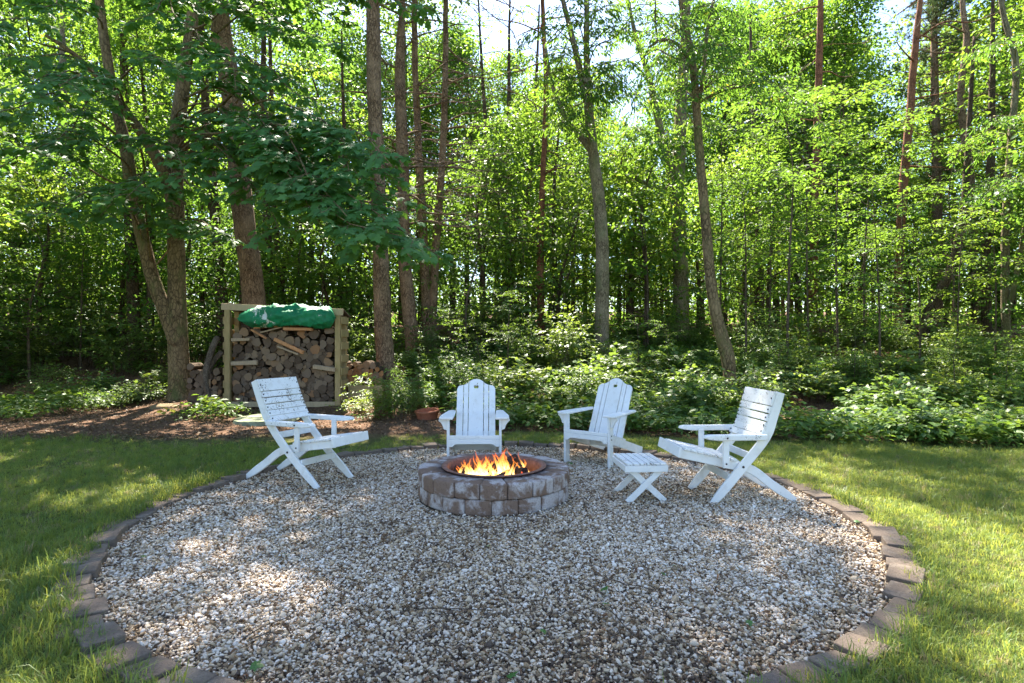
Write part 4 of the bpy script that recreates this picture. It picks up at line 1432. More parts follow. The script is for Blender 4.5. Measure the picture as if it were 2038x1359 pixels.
# overhanging sprays reaching toward the lawn (photo pixel, depth)
limbs = [
    ((350, 310, 12.7), (880, 515, 7.9), .8, .03), ((350, 310, 12.7), (800, 470, 7.8), .9, .03), ((350, 310, 12.7), (745, 520, 8.2), .9, .028), ((350, 310, 12.7), (690, 430, 8.0), .9, .028), ((350, 300, 12.7), (830, 440, 8.8), .8, .026),
    ((352, 260, 12.7), (780, 330, 8.2), .8, .028), ((352, 260, 12.7), (700, 370, 8.4), .8, .028), ((350, 300, 12.7), (640, 450, 8.2), .9, .026), ((352, 250, 12.7), (600, 340, 8.8), .8, .026), ((352, 250, 12.7), (560, 300, 9.0), .7, .024), ((350, 330, 12.7), (560, 470, 9.0), .8, .024),
    ((350, 330, 12.7), (860, 500, 8.4), .7, .035), ((352, 270, 12.7), (790, 360, 8.8), .7, .032), ((350, 300, 12.7), (720, 455, 8.8), .9, .03),
    ((352, 250, 12.7), (700, 300, 9.6), .8, .03), ((356, 240, 12.6), (620, 420, 9.6), .9, .028), ((360, 200, 12.6), (640, 200, 10.2), .6, .028),
    ((372, 100, 12.6), (700, 90, 10.4), .5, .026), ((350, 340, 12.7), (520, 400, 9.8), .7, .028), ((376, 60, 12.6), (560, 60, 10.6), .4, .026),
    ((370, 130, 12.6), (470, 180, 9.4), .5, .025), ((290, 500, 12.6), (100, 430, 9.8), .9, .024), ((300, 530, 12.6), (250, 395, 9.6), .8, .024),
    ((266, 390, 12.5), (60, 300, 9.2), .8, .028), ((266, 380, 12.5), (380, 380, 9.4), .8, .026), ((250, 285, 12.4), (-40, 230, 9.4), .6, .028), ((250, 222, 12.0), (120, 170, 8.6), .4, .024),
    ((226, 190, 12.3), (20, 110, 9.2), .4, .026), ((226, 190, 12.3), (330, 130, 8.8), .5, .024), ((205, 60, 12.3), (60, 20, 9.8), .4, .024),
    ((205, 165, 11.6), (40, 190, 8.4), .3, .02), ((150, 110, 11.3), (-60, 60, 8.6), .3, .02), ((384, 20, 12.6), (270, 40, 9.8), .4, .024),
    ((300, 540, 12.6), (470, 470, 10.5), .6, .02), ((345, 390, 12.7), (200, 430, 10.4), .6, .022), ((266, 380, 12.5), (-90, 390, 10.4), .8, .026),
    ((350, 300, 12.7), (640, 350, 11.6), .6, .024), ((384, 10, 12.6), (860, 20, 10.6), .3, .024), ((226, 200, 12.3), (110, 330, 10.6), .5, .022), ((352, 280, 12.7), (440, 300, 10.6), .5, .022),
]
for (ax, ay, ad), (bx, by, bd), lift, r0 in limbs:
    near = bd < 9.1
    maple_limb(at(ax, ay, ad), at(bx, by, bd), lift, r0, start=.6 if near else .35, tint=.55 if near else .45, face=(.1, -.9, 0) if near else (0, -.4, 0))
# upper limbs above the frame that shade the ground
for k in range(26):
    i = int(len(C0) * g.uniform(.55, .98)); c = (C0 if k % 2 else C1)[min(i, len(C0 if k % 2 else C1) - 1)][:3]
    a = g.uniform(0, 6.28); L = g.uniform(2.2, 4.2)
    maple_limb(c, c + np.array([math.cos(a) * L, math.sin(a) * L, g.uniform(.2, 1.6)]), .4, .03, .16, .10, .8, .26, .25)
add_piece(maple, 'crown', fol.mesh('crown', 'maple', M['maple_leaf']))
tag(add_piece(maple, 'twigs', twigs_mesh(tw, M['maple_bark'])), kind='stuff')
print('maple leaves', fol.count())

# ---- pines with bare lower branches
def dead_branch(root, P0, az, L, rise, r0, g, mat, tw):
    d = np.array([math.cos(az), math.sin(az), 0])
    pts = [P0, P0 + d * L * .35 + np.array([0, 0, rise * .2 * L]), P0 + d * L * .7 + np.array([0, 0, rise * .35 * L - .05 * L]), P0 + d * L + np.array([0, 0, rise * L - .12 * L])]
    pts = np.array(pts); pts[1:] += g.normal(0, .05 * L, (3, 3)) * np.array([1, 1, .6])
    C = curve_pts(pts, .12)
    add_piece(root, 'branch', MB().tube(C, np.linspace(r0, r0 * .25, len(C)), 6, .05, int(g.integers(1, 99))).mesh('branch', [mat]))
    for k in range(int(L * 4)):
        i = int(g.uniform(.25, .97) * (len(C) - 1))
        dd = d * g.uniform(.2, .8) + g.normal(0, .55, 3); dd[2] = dd[2] * .6 + g.uniform(-.25, .35); dd /= np.linalg.norm(dd)
        l2 = g.uniform(.25, .8)
        Q = arc(C[i], C[i] + dd * l2, .03, .07, g, 4)
        tw.append((Q, np.linspace(.009, .004, len(Q))))
        if l2 > .45:
            j = len(Q) // 2; e = Q[j] + (dd + g.normal(0, .6, 3)) * .25
            Q2 = arc(Q[j], e, .02, .05, g, 3); tw.append((Q2, np.linspace(.006, .003, len(Q2))))

def pine(label, pts, depth, mat, seed, n_dead, dead_z=(4.0, 11.0), crown=None, group='pines at the edge of the wood', extend=6.0, bias=None, rmax=.036):
    path = trunk_path(pts, depth, None, extend)
    root, C = new_tree('pine_tree', label, group, path, mat, sides=16, rough=.03, seed=seed, flare=.22)
    g = np.random.default_rng(seed + 900)
    tw = []
    for k in range(n_dead):
        z = g.uniform(*dead_z)
        i = int(np.argmin(np.abs(C[:, 2] - z)))
        az = g.uniform(0, 6.28) if bias is None or g.random() < .35 else g.normal(bias, .7)
        dead_branch(root, C[i, :3].copy(), az, g.uniform(.9, 2.6), g.uniform(-.1, .3), g.uniform(.014, rmax), g, mat, tw)
    if tw: tag(add_piece(root, 'twigs', twigs_mesh(tw, M['twig'])), kind='stuff')
    if crown:
        z0, z1, rad, ncl = crown
        fol = Foliage(seed)
        top = C[-1, :3]
        for k in range(ncl):
            t = g.random()
            zc = z0 + (z1 - z0) * t
            i = int(np.argmin(np.abs(C[:, 2] - min(zc, C[-1, 2]))))
            a = g.uniform(0, 6.28); rr_ = rad * (1 - .6 * t) * math.sqrt(g.random())
            c = np.array([C[i, 0] + rr_ * math.cos(a), C[i, 1] + rr_ * math.sin(a), zc])
            fol.cluster(c, .6, .5, 70, .17, g.uniform(.2, .8), .8, 0)
        add_piece(root, 'crown', fol.mesh('crown', 'kite', M['needle']))
    return root

pine('thick pine trunk rising behind the firewood shed, tilting left', [(506, 660, 46), (502, 560, 42), (489, 470, 40), (479, 360, 39), (470, 250, 38), (452, 130, 37), (433, 0, 37), (420, -180, 30)], 14.6, M['pine_bark'], 3, 9, (5, 11), (11, 20, 3.8, 120), bias=.2)
pine('straight brown pine trunk close to the shed, by the fresh log pile', [(769, 735, 36), (763, 630, 33), (759, 500, 31), (753, 350, 29), (749, 200, 29), (746, 60, 28), (744, -120, 24)], 13.0, M['pine_bark'], 4, 18, (4.2, 10), (9.6, 18, 3.6, 150), bias=.1)
pine('second pine trunk behind the center chair, with bare side branches', [(822, 690, 29), (812, 590, 27), (806, 470, 25), (803, 350, 24), (800, 250, 23), (798, 140, 21), (800, 60, 16), (802, 0, 12)], 15.6, M['pine_bark'], 5, 20, (4.5, 11), (11.5, 19, 3.2, 110), bias=0)
pine('slim reddish pine trunk, one stem of the close pair', [(851, 655, 19), (846, 560, 18), (839, 420, 18), (833, 250, 14), (829, 80, 12), (826, -60, 10)], 17.0, M['pine_bark'], 6, 16, (5, 12), (12.5, 20, 2.8, 70), bias=.1)
pine('slim pine trunk tilting right, other stem of the close pair', [(860, 655, 18), (866, 560, 17), (872, 450, 16), (880, 330, 14), (886, 180, 12), (888, 20, 10), (889, -80, 9)], 17.1, M['pine_bark'], 7, 30, (4.5, 12), (12.5, 20, 2.8, 70), bias=0)
pine('dark red slender pine trunk standing alone in mid wood', [(1078, 650, 16), (1078, 520, 15), (1081, 380, 12), (1084, 260, 10), (1086, 150, 9), (1080, 20, 8)], 18.0, M['red_bark'], 8, 20, (4, 12), (13, 19, 2.4, 40))
pine('reddish pine trunk half hidden by sunlit leaves', [(1618, 640, 15), (1624, 430, 15), (1629, 250, 14), (1632, 80, 12), (1634, -60, 9)], 21.0, M['red_bark'], 9, 8, (8, 15), None)
pine('orange brown forked pine trunk against the blue sky gap', [(1786, 690, 17), (1790, 500, 16), (1799, 350, 16), (1811, 220, 14), (1822, 80, 12), (1832, 0, 9), (1840, -60, 7)], 19.0, M['red_bark'], 10, 12, (6.5, 13), None, bias=.3)
pine('wavy brown pine trunk before the soft needled pine', [(1938, 560, 15), (1928, 330, 14), (1918, 270, 13), (1911, 180, 12), (1922, 80, 11), (1914, 0, 9)], 20.0, M['pine_bark'], 11, 7, (7, 14), None)

# ---- broadleaf trees with hanging leaves
def broad(label, pts, depth, mat, seed, stems, limbs_, kind='lance', leaf=.125, lm='cherry_leaf', extra=10, ext=3.0, gap=.075, name='broadleaf_tree', group='leafy trees at the edge of the wood', zr=(5, 13)):
    path = trunk_path(pts, depth, None, ext)
    root, C = new_tree(name, label, group, path, mat, sides=16, rough=.025, seed=seed, flare=.25)
    g = np.random.default_rng(seed + 70)
    fol = Foliage(seed); tw = []
    srcs = [C]
    for sp in stems:
        srcs.append(stem(root, sp, depth, depth + g.uniform(-.8, .8), mat, seed + 1, 'stem', 10))
    for (a, b, lift, r0) in limbs_:
        P, rad = leafy_limb(fol, tw, at(*a), at(*b), lift, r0, g, leaf, gap, .62, .2, .2, .6, .5, .5)
        add_piece(root, 'branch', MB().tube(P, rad, 6, .02, 3).mesh('branch', [mat]))
    for k in range(extra):
        c = srcs[g.integers(0, len(srcs))]
        zz = g.uniform(*zr)
        i = int(np.argmin(np.abs(c[:, 2] - zz)))
        a = g.uniform(0, 6.28); L = g.uniform(1.0, 2.4)
        P, rad = leafy_limb(fol, tw, c[i, :3], c[i, :3] + np.array([math.cos(a) * L, math.sin(a) * L, g.uniform(-.3, .9)]), .25, .02, g, leaf, gap, .55, .22, .2, .6, .5, .5)
        add_piece(root, 'branch', MB().tube(P, rad, 6, .02, 3).mesh('branch', [mat]))
    add_piece(root, 'crown', fol.mesh('crown', kind, M[lm]))
    tag(add_piece(root, 'twigs', twigs_mesh(tw, M['twig'])), kind='stuff')
    return root

broad('grey forked trunk behind the adirondack chairs, hung with dark leaves', [(1198, 655, 28), (1199, 560, 27), (1198, 480, 26), (1190, 390, 24), (1179, 300, 21), (1169, 210, 18), (1166, 120, 13), (1166, 0, 10)], 15.0, M['grey_bark'], 12,
      [[(1180, 305, 14), (1152, 268, 12), (1126, 236, 10), (1098, 165, 8), (1085, 90, 6)], [(1168, 205, 12), (1152, 130, 13), (1138, 70, 11), (1118, -10, 9), (1105, -90, 7)]],
      [((1168, 200, 15), (1060, 150, 13.5), .4, .025), ((1168, 190, 15), (1230, 130, 13.6), .4, .025), ((1150, 265, 15), (1100, 250, 13.4), .2, .02), ((1165, 120, 15), (1260, 60, 13.8), .4, .022),
       ((1150, 120, 15), (1060, 60, 13.6), .4, .02), ((1179, 300, 15), (1110, 200, 13.2), .3, .02), ((1170, 220, 15), (1190, 170, 13), .3, .02), ((1166, 80, 15), (1200, 20, 13.4), .3, .02), ((1166, 150, 15), (1310, 20, 13.4), .5, .022),
       ((1168, 200, 15), (1250, 190, 13.4), .5, .022), ((1168, 180, 15), (1130, 110, 13.2), .4, .02), ((1168, 180, 15), (1160, 220, 13.0), .4, .02), ((1166, 100, 15), (1100, 20, 13.4), .4, .02), ((1166, 60, 15), (1240, -20, 13.2), .4, .02), ((1168, 210, 15), (1085, 215, 13.4), .4, .02)], extra=13, zr=(7, 14), ext=7.0, gap=.06)
broad('grey trunk in the wood between two curving trunks', [(1353, 590, 31), (1351, 470, 30), (1347, 390, 28), (1352, 300, 25), (1356, 200, 22), (1362, 80, 18), (1366, -40, 15)], 18.5, M['grey_bark'], 13,
      [[(1346, 395, 20), (1330, 325, 17), (1310, 240, 14), (1290, 150, 11), (1265, 70, 8), (1250, 0, 6)], [(1356, 380, 12), (1300, 372, 10), (1260, 350, 8), (1235, 320, 6)]],
      [((1310, 240, 18.5), (1270, 170, 17), .3, .02), ((1300, 180, 18.5), (1330, 130, 17), .3, .02), ((1290, 150, 18.5), (1240, 330, 17), .3, .02), ((1358, 200, 18.5), (1440, 150, 17), .3, .02), ((1358, 120, 18.5), (1300, 60, 16.8), .3, .02), ((1358, 260, 18.5), (1420, 260, 16.6), .3, .02), ((1350, 300, 18.5), (1290, 290, 16.6), .3, .02)], extra=14, zr=(7, 14), leaf=.14, gap=.06)
broad('curving brown trunk just behind the right folding chair', [(1452, 750, 24), (1446, 705, 27), (1432, 655, 25), (1419, 600, 22), (1411, 520, 20), (1403, 420, 19), (1393, 300, 17), (1386, 210, 16), (1379, 130, 14), (1366, 60, 11), (1350, -20, 9)], 11.8, M['maple_bark'], 14,
      [[(1388, 215, 9), (1400, 150, 8), (1408, 60, 7), (1425, -20, 5)], [(1380, 135, 8), (1350, 90, 7), (1318, 80, 6), (1290, 95, 4)]],
      [((1392, 205, 11.8), (1560, 200, 11.2), .35, .018), ((1388, 180, 11.8), (1500, 120, 11.0), .3, .016), ((1382, 130, 11.8), (1300, 130, 10.8), .3, .016), ((1400, 60, 11.8), (1480, 40, 10.8), .2, .014),
       ((1370, 70, 11.8), (1310, 30, 10.8), .2, .014), ((1386, 200, 11.8), (1420, 150, 10.6), .2, .014), ((1390, 260, 11.8), (1340, 200, 11.0), .2, .012), ((1392, 205, 11.8), (1640, 250, 10.8), .5, .018),
       ((1376, 100, 11.8), (1400, 90, 10.4), .2, .012), ((1388, 190, 11.8), (1590, 100, 11.6), .4, .014),
       ((1384, 180, 11.8), (1350, 120, 10.6), .3, .014), ((1378, 110, 11.8), (1330, 60, 10.4), .2, .014), ((1384, 160, 11.8), (1450, 90, 10.4), .3, .014), ((1388, 200, 11.8), (1530, 160, 10.6), .4, .014), ((1372, 60, 11.8), (1420, 10, 10.4), .2, .014)], extra=11, leaf=.105, gap=.058, zr=(6.2, 12), ext=6.0)
broad('pale grey trunk at the far right margin of the wood', [(2004, 670, 15), (2000, 520, 14), (2003, 400, 13), (2011, 280, 12), (2020, 130, 11), (1998, 40, 9), (1985, -40, 8)], 16.5, M['grey_bark'], 15,
      [[(2002, 640, 10), (2020, 560, 9), (2035, 480, 8), (2050, 380, 7)]],
      [((2011, 280, 16.5), (1960, 230, 15), .3, .018), ((2011, 260, 16.5), (2060, 240, 15), .3, .018), ((2020, 130, 16.5), (1960, 90, 15), .3, .018), ((2003, 400, 16.5), (2040, 360, 14), .3, .018), ((2003, 400, 16.5), (1960, 400, 14), .3, .016)], extra=10, zr=(4, 11))

def bare_trunk(label, pts, d, mat, seed, group=None, ext=4):
    path = trunk_path(pts, d, None, ext)
    root, C = new_tree('woodland_tree', label, group, path, mat, sides=10, rough=.03, seed=seed, flare=.2)
    g = np.random.default_rng(seed)
    fol = Foliage(seed); tw = []
    for k in range(9):
        i = int(len(C) * g.uniform(.55, .99)); a = g.uniform(0, 6.28); L = g.uniform(.9, 2.0)
        i = min(i, len(C) - 1)
        P, rad = leafy_limb(fol, tw, C[i, :3], C[i, :3] + np.array([math.cos(a) * L, math.sin(a) * L, g.uniform(0, .8)]), .2, .018, g, .14, .11, .6, .3, .2, .4, .4, .5, False)
        add_piece(root, 'branch', MB().tube(P, rad, 5).mesh('branch', [mat]))
    add_piece(root, 'crown', fol.mesh('crown', 'kite', M['canopy_leaf']))
    return root
bare_trunk('dark trunk left of the forked maple', [(268, 690, 25), (264, 600, 23), (259, 480, 21), (252, 330, 18), (246, 150, 15)], 17.0, M['dark_bark'], 21)
bare_trunk('dark trunk between the maple and the thick pine', [(443, 640, 22), (438, 560, 21), (428, 450, 20), (416, 320, 18), (404, 160, 15), (398, 0, 12)], 17.5, M['dark_bark'], 22)
bare_trunk('dark thin trunk right behind the shed roof, first of a close pair', [(537, 640, 17), (533, 500, 16), (529, 350, 14), (526, 180, 12)], 19.0, M['dark_bark'], 23)
bare_trunk('thinner dark trunk behind the shed roof, second of a close pair', [(560, 640, 13), (552, 500, 12), (546, 380, 11), (540, 200, 9)], 20.0, M['dark_bark'], 24)
bare_trunk('short dark trunk seen between shed and straight pine', [(703, 650, 13), (694, 560, 12), (688, 440, 10), (684, 300, 8)], 19.5, M['dark_bark'], 25)
bare_trunk('pale trunk deep in the wood at the far left', [(120, 660, 17), (121, 480, 16), (122, 300, 15), (124, 150, 13)], 21.5, M['grey_bark'], 26)
bare_trunk('slim dark trunk in the hazy middle of the wood, leaning left', [(992, 600, 11), (985, 470, 10), (975, 330, 9), (962, 180, 7)], 22.0, M['dark_bark'], 27)
bare_trunk('slim dark upright trunk in the middle of the wood', [(1002, 610, 12), (1003, 450, 11), (1008, 300, 10), (1012, 150, 7)], 23.0, M['dark_bark'], 28)
bare_trunk('slim trunk leaning right toward the grey forked tree', [(1032, 610, 13), (1044, 450, 12), (1056, 330, 10), (1064, 220, 8)], 22.0, M['dark_bark'], 29)
bare_trunk('dark trunk deep in the wood at the far right edge', [(1965, 680, 18), (1962, 520, 17), (1966, 380, 15), (1972, 200, 12)], 19.0, M['dark_bark'], 30)
bare_trunk('leaning dark trunk low in the right wood', [(1830, 690, 22), (1850, 620, 20), (1890, 540, 18), (1915, 440, 15), (1925, 330, 12)], 18.0, M['dark_bark'], 31)
bare_trunk('dark trunk deep behind the bright saplings', [(1515, 660, 15), (1512, 540, 14), (1508, 400, 12), (1500, 250, 10)], 21.0, M['dark_bark'], 32)

# ---- variants for the mass of the wood: trees copied with their parts
def variant(name, seed, h, z0, rad, ncl, per, leaf, kind, lm, flat, mat, cl_r=.75, conifer=False):
    g = np.random.default_rng(seed)
    root = bpy.data.objects.new(name, None)
    pts = np.array([[0, 0, -.3, .018 * h * .55 + .03], [g.normal(0, .1), g.normal(0, .1), h * .35, .012 * h * .55 + .02], [g.normal(0, .25), g.normal(0, .25), h * .7, .007 * h * .5 + .012], [g.normal(0, .3), g.normal(0, .3), h * .97, .01]])
    C = curve_pts(pts, .35)
    mb = MB().tube(C[:, :3], C[:, 3], 8, .03, seed)
    fol = Foliage(seed)
    for k in range(ncl):
        t = g.random() ** .85
        zc = z0 + (h - z0) * t
        prof = (math.sin(math.pi * min(1, .18 + t * .82)) ** .6) if not conifer else (1.05 - t)
        rr_ = rad * prof * math.sqrt(g.random()) * g.uniform(.8, 1.1)
        a = g.uniform(0, 6.28)
        i = int(np.argmin(np.abs(C[:, 2] - (zc - .25 * rr_))))
        c = np.array([C[i, 0] + rr_ * math.cos(a), C[i, 1] + rr_ * math.sin(a), zc])
        fol.cluster(c, cl_r * g.uniform(.7, 1.3), flat, per, leaf, g.uniform(.15, .85), .5)
        if k % 3 == 0:
            Q = arc(C[i, :3], c, .1, .05, g, 4)
            mb.tube(Q, np.linspace(max(.008, C[i, 3] * .3), .005, len(Q)), 4, 0, 0, False)
    me_t = mb.mesh('trunk', [mat])
    me_c = fol.mesh('crown', kind, M[lm])
    return me_t, me_c
UNDER = [variant('u', 200 + i, h, z0, r, ncl, 46, lf, 'ovate' if i < 2 else 'kite', 'under_leaf', .32, M['dark_bark'], .62) for i, (h, z0, r, ncl, lf) in enumerate(
    [(5.2, .5, 1.8, 75, .115), (7.0, .9, 2.2, 105, .125), (8.5, 1.2, 2.4, 125, .14), (4.2, .4, 1.7, 66, .12), (10, 1.6, 2.7, 150, .15)])]
CANOPY = [variant('c', 230 + i, h, z0, r, ncl, 70, lf, 'kite', 'canopy_leaf', .5, M['dark_bark'], 1.0) for i, (h, z0, r, ncl, lf) in enumerate(
    [(17, 4.5, 3.3, 175, .18), (20, 6, 3.9, 215, .20), (15, 4, 3.1, 150, .17), (22, 7, 3.7, 205, .20)])]
def tree_copy(name, var, x, y, s, rz, label, cat, group, sz=None, sink=0.0):
    root = empty(name, (x, y, float(ground_z(x, y)) - sink), rz)
    sz = sz or s
    for nm, me in zip(('trunk', 'crown'), var):
        o = mesh_obj(nm, me, root); o.scale = (s, s, sz)
    tag(root, label, cat, group)
    return root
g = np.random.default_rng(404)
# canopy trees, placed where the photo's wood is closed; open toward the blue gaps
for px, d, v, s in [(-120, 24, 1, 1), (30, 27, 0, 1.05), (170, 24, 2, 1), (210, 33, 3, 1), (330, 30, 1, .95), (440, 34, 3, 1.05), (600, 33, 1, 1), (720, 31, 2, 1.0), (800, 32, 3, 1),
                    (900, 32, 0, .95), (960, 36, 2, .95), (1060, 37, 2, .95), (1130, 33, 0, .85), (1190, 40, 1, .8), (1690, 25, 0, .85), (1330, 33, 2, .95), (1440, 28, 0, .9), (1500, 36, 3, .9), (1590, 27, 2, 1.0),
                    (1680, 31, 0, .9), (1740, 38, 2, .8), (1990, 24, 1, .95), (2090, 20, 2, 1.0), (2200, 27, 3, 1), (1650, 40, 1, .9), (-260, 28, 3, 1), (-40, 33, 1, 1.1), (280, 38, 1, 1.1), (520, 40, 3, 1.1),
                    (1900, 36, 0, 1.0), (930, 30, 0, .85), (1010, 33, 1, .78), (1095, 29, 2, .85), (1250, 31, 2, .72), (1395, 30, 0, .95), (1480, 32, 2, 1.1), (1545, 29, 0, .95), (1630, 33, 1, .9), (1870, 30, 2, 1.05), (680, 27, 2, .95), (2050, 35, 3, 1.0), (850, 42, 1, 1.05), (1400, 44, 1, .8), (1560, 46, 2, 1)]:
    x = (px - 1019) * d / FPX
    tree_copy('canopy_tree', CANOPY[v], x, d, s, g.uniform(0, 6.28), ('tall broad tree ' if v in (1, 3) else 'tall narrow tree ') + where(x, d, [(26, 'nearer in the wood,'), (34, 'deep in the wood,'), (99, 'deepest in the wood,')]), 'tree', 'tall trees deep in the wood')
tree_copy('canopy_tree', CANOPY[2], -10.6, 17.0, .75, 1.0, 'leafy tree added behind the forked maple to shade the left soil', 'tree', 'tall trees deep in the wood')  # added tree: closes a sun gap over the left soil and shrubs
# understory trees that fill the wood from the ground up
spots = []
for k in range(2000):
    y = g.uniform(17.5, 44); x = g.uniform(-1.0, 1.0) * (y * 1.0 + 2)
    if all((x - a) ** 2 + (y - b) ** 2 > (1.5 + .05 * y) ** 2 for a, b in spots):
        spots.append((x, y))
    if len(spots) >= 92: break
for k in range(400):
    y = g.uniform(16.5, 21.5); x = g.uniform(-1.0, 1.0) * (y * .95 + 1)
    if x > 4 and y < 19.5: continue
    if all((x - a) ** 2 + (y - b) ** 2 > 1.7 ** 2 for a, b in spots): spots.append((x, y))
    if len(spots) >= 118: break
for x, y in spots:
    v = int(g.choice([0, 3])) if y < 18.5 else int(g.integers(0, 5)) if y > 22 else int(g.choice([0, 1, 3, 2]))
    tree_copy('understory_tree', UNDER[v], x, y, g.uniform(.85, 1.25), g.uniform(0, 6.28), ['low leafy', 'rounded leafy', 'upright leafy', 'small leafy', 'high leafy'][v] + ' understory tree ' + where(x, y, [(19, 'frontmost,'), (22, 'first row,'), (26, 'second row,'), (33, 'third row,'), (99, 'last row,')]), 'tree', 'understory trees in the wood')
# the wood goes on round both sides of the lawn, beyond the picture
for k, (x, y, v) in enumerate([(-11.5, 9.5, 1), (-13.5, 12, 2), (-12.6, 6.0, 0), (-15.5, 8.5, 4), (-17, 13, 4), (-14.5, 3.5, 2), (-18.5, 5.5, 4), (-16.5, 17, 4), (-20, 10, 2), (-21, 15, 4),
                               (11.5, 8.6, 0), (13.5, 10.5, 2), (12.8, 5.5, 1), (15.5, 8, 4), (16.5, 12.5, 4), (14.6, 3.2, 2), (18.5, 5.5, 4), (18, 16, 4), (20.5, 10, 2), (13.6, 13.4, 1)]):
    tree_copy('understory_tree', UNDER[v], x, y, 1.0 + .1 * (k % 3), k * .7, 'leafy tree ' + ('at the left' if x < 0 else 'at the right') + ' side of the lawn beyond the picture', 'tree', 'trees beside the lawn beyond the picture')
# soft needled pine at the upper right
g2 = np.random.default_rng(88)
fol = Foliage(88); mb = MB()
C = curve_pts(np.array([[0, 0, -.3, .22], [.1, 0, 6, .18], [0, .1, 12, .12], [0, 0, 17, .03]]), .4)
mb.tube(C[:, :3], C[:, 3], 10, .03, 4)
for k in range(150):
    t = g2.random() ** .8; zc = 5 + 11.6 * t; a = g2.uniform(0, 6.28); L = (3.6 - 2.9 * t) * g2.uniform(.5, 1.0)
    b = np.array([L * math.cos(a), L * math.sin(a), zc]); a0 = np.array([0, 0, zc - .25 * L])
    Q = arc(a0, b, -.1, .03, g2, 4); mb.tube(Q, np.linspace(.03, .006, len(Q)), 4, 0, 0, False)
    for q in range(9):
        c = Q[int(len(Q) * g2.uniform(.35, .999))] + g2.normal(0, .14, 3)
        n_ = 34
        d_ = g2.normal(0, 1, (n_, 3)); d_[:, 2] += .35; d_ += (b - a0) / L * .6
        fol.add(np.repeat(c[None], n_, 0), d_, g2.normal(0, 1, (n_, 3)), g2.uniform(.13, .24, n_), np.clip(g2.normal(.5, .25, n_), 0, 1))
NP = (mb.mesh('trunk', [M['pine_bark']]), fol.mesh('crown', 'needle', M['needle']))
for (px, d, s), lab in zip([(1865, 23, .95), (1720, 30, .7)], ['soft needled white pine in the upper right beside the blue gap', 'smaller soft needled pine behind the orange brown trunk']):
    tree_copy('white_pine', NP, (px - 1019) * d / FPX, d, s, g.uniform(0, 6), lab, 'tree', 'needled pines in the wood')

# far wood: one mass beyond the trees that can be told apart
fol = Foliage(99); g = fol.g
for k in range(1900):
    x = g.uniform(-75, 75); y = g.uniform(46, 62)
    zmax = 11 + 3.5 * math.sin(x * .23 + 1) + 2 * math.sin(x * .6)
    fol.cluster((x, y, 1.4 + zmax * g.random() ** 1.6), 2.0, .7, 42, .5, g.uniform(.2, .8), .6)
fw = mesh_obj('far_woods', fol.mesh('far_woods', 'kite', M['canopy_leaf']))
tag(fw, 'mass of green foliage deep behind the wood', 'woods', None, 'stuff')

# ================================================================== SAPLINGS, SHRUBS, GROUND COVER
def sapling_variant(seed, h, n_limb, leaf, kind, lm, zlow=.35):
    g = np.random.default_rng(seed)
    pts = np.array([[0, 0, -.2, .032], [g.normal(0, .08), g.normal(0, .08), h * .4, .026], [g.normal(0, .18), g.normal(0, .18), h * .75, .012], [g.normal(0, .2), g.normal(0, .2), h, .005]])
    C = curve_pts(pts, .2)
    mb = MB().tube(C[:, :3], C[:, 3], 7, .02, seed)
    fol = Foliage(seed); tw = []
    for k in range(n_limb):
        i = int(len(C) * g.uniform(zlow, .98)); i = min(i, len(C) - 1)
        a = g.uniform(0, 6.28); L = g.uniform(.6, 1.5)
        P, rad = leafy_limb(fol, tw, C[i, :3], C[i, :3] + np.array([math.cos(a) * L, math.sin(a) * L, g.uniform(-.05, .4)]), .12, .010, g, leaf, .085, .42, .16, .15, .18, .28, g.uniform(.3, .7))
        mb.tube(P, rad, 5, 0, 0, False)
    for P, r in tw: mb.tube(P, r, 3, 0, 0, False)
    return mb.mesh('stem', [M['twig']]), fol.mesh('foliage', kind, M[lm])
SAP = [sapling_variant(600 + i, h, n, lf, 'ovate', 'under_leaf', zl) for i, (h, n, lf, zl) in enumerate([(5.2, 17, .105, .25), (6.5, 20, .11, .3), (3.8, 14, .10, .2), (7.5, 22, .115, .4)])]
def plant_copy(name, var, x, y, s, rz, label, cat, group, names=('stem', 'foliage'), dz=0):
    root = empty(name, (x, y, float(ground_z(x, y)) + dz), rz)
    for nm, me in zip(names, var):
        o = mesh_obj(nm, me, root); o.scale = (s, s, s)
    return tag(root, label, cat, group)
g = np.random.default_rng(505)
for i, (px, d, v, s) in enumerate([(1565, 13.0, 1, 1.0), (1485, 14.5, 0, 1.0), (1670, 13.6, 3, .9), (1752, 12.6, 0, .8), (1830, 14.2, 2, .9), (1905, 13.4, 0, .75), (1980, 14.6, 1, .75), (2060, 13.4, 2, .8),
                                   (1610, 15.6, 3, .95), (1720, 16, 1, 1), (1800, 16.8, 3, .9), (1430, 16.2, 1, 1), (1530, 17, 3, 1), (1900, 16.4, 1, 1), (2080, 15.4, 3, .9), (1290, 16.8, 0, 1), (1125, 17, 2, 1.1),
                                   (930, 16.2, 2, 1), (640, 16.8, 0, 1), (60, 15.5, 2, 1.2), (160, 16.5, 0, .9), (-40, 14.5, 0, 1), (590, 18.0, 1, .9), (1020, 19, 1, .9), (1240, 19.5, 3, .9), (200, 19, 3, 1), (-90, 18, 1, 1)]):
    x = (px - 1019) * d / FPX
    right = px > 1400
    plant_copy('sapling', SAP[v], x, d, s, g.uniform(0, 6.28), ('thin sapling with layered bright leaves ' if right else ('slim leafy sapling in shade ' if px < 700 else 'leafy sapling behind the chairs ')) + where(x, d, [(13.8, 'near,'), (16.5, 'farther,'), (99, 'deep,')]),
               'sapling', 'saplings in the wood')

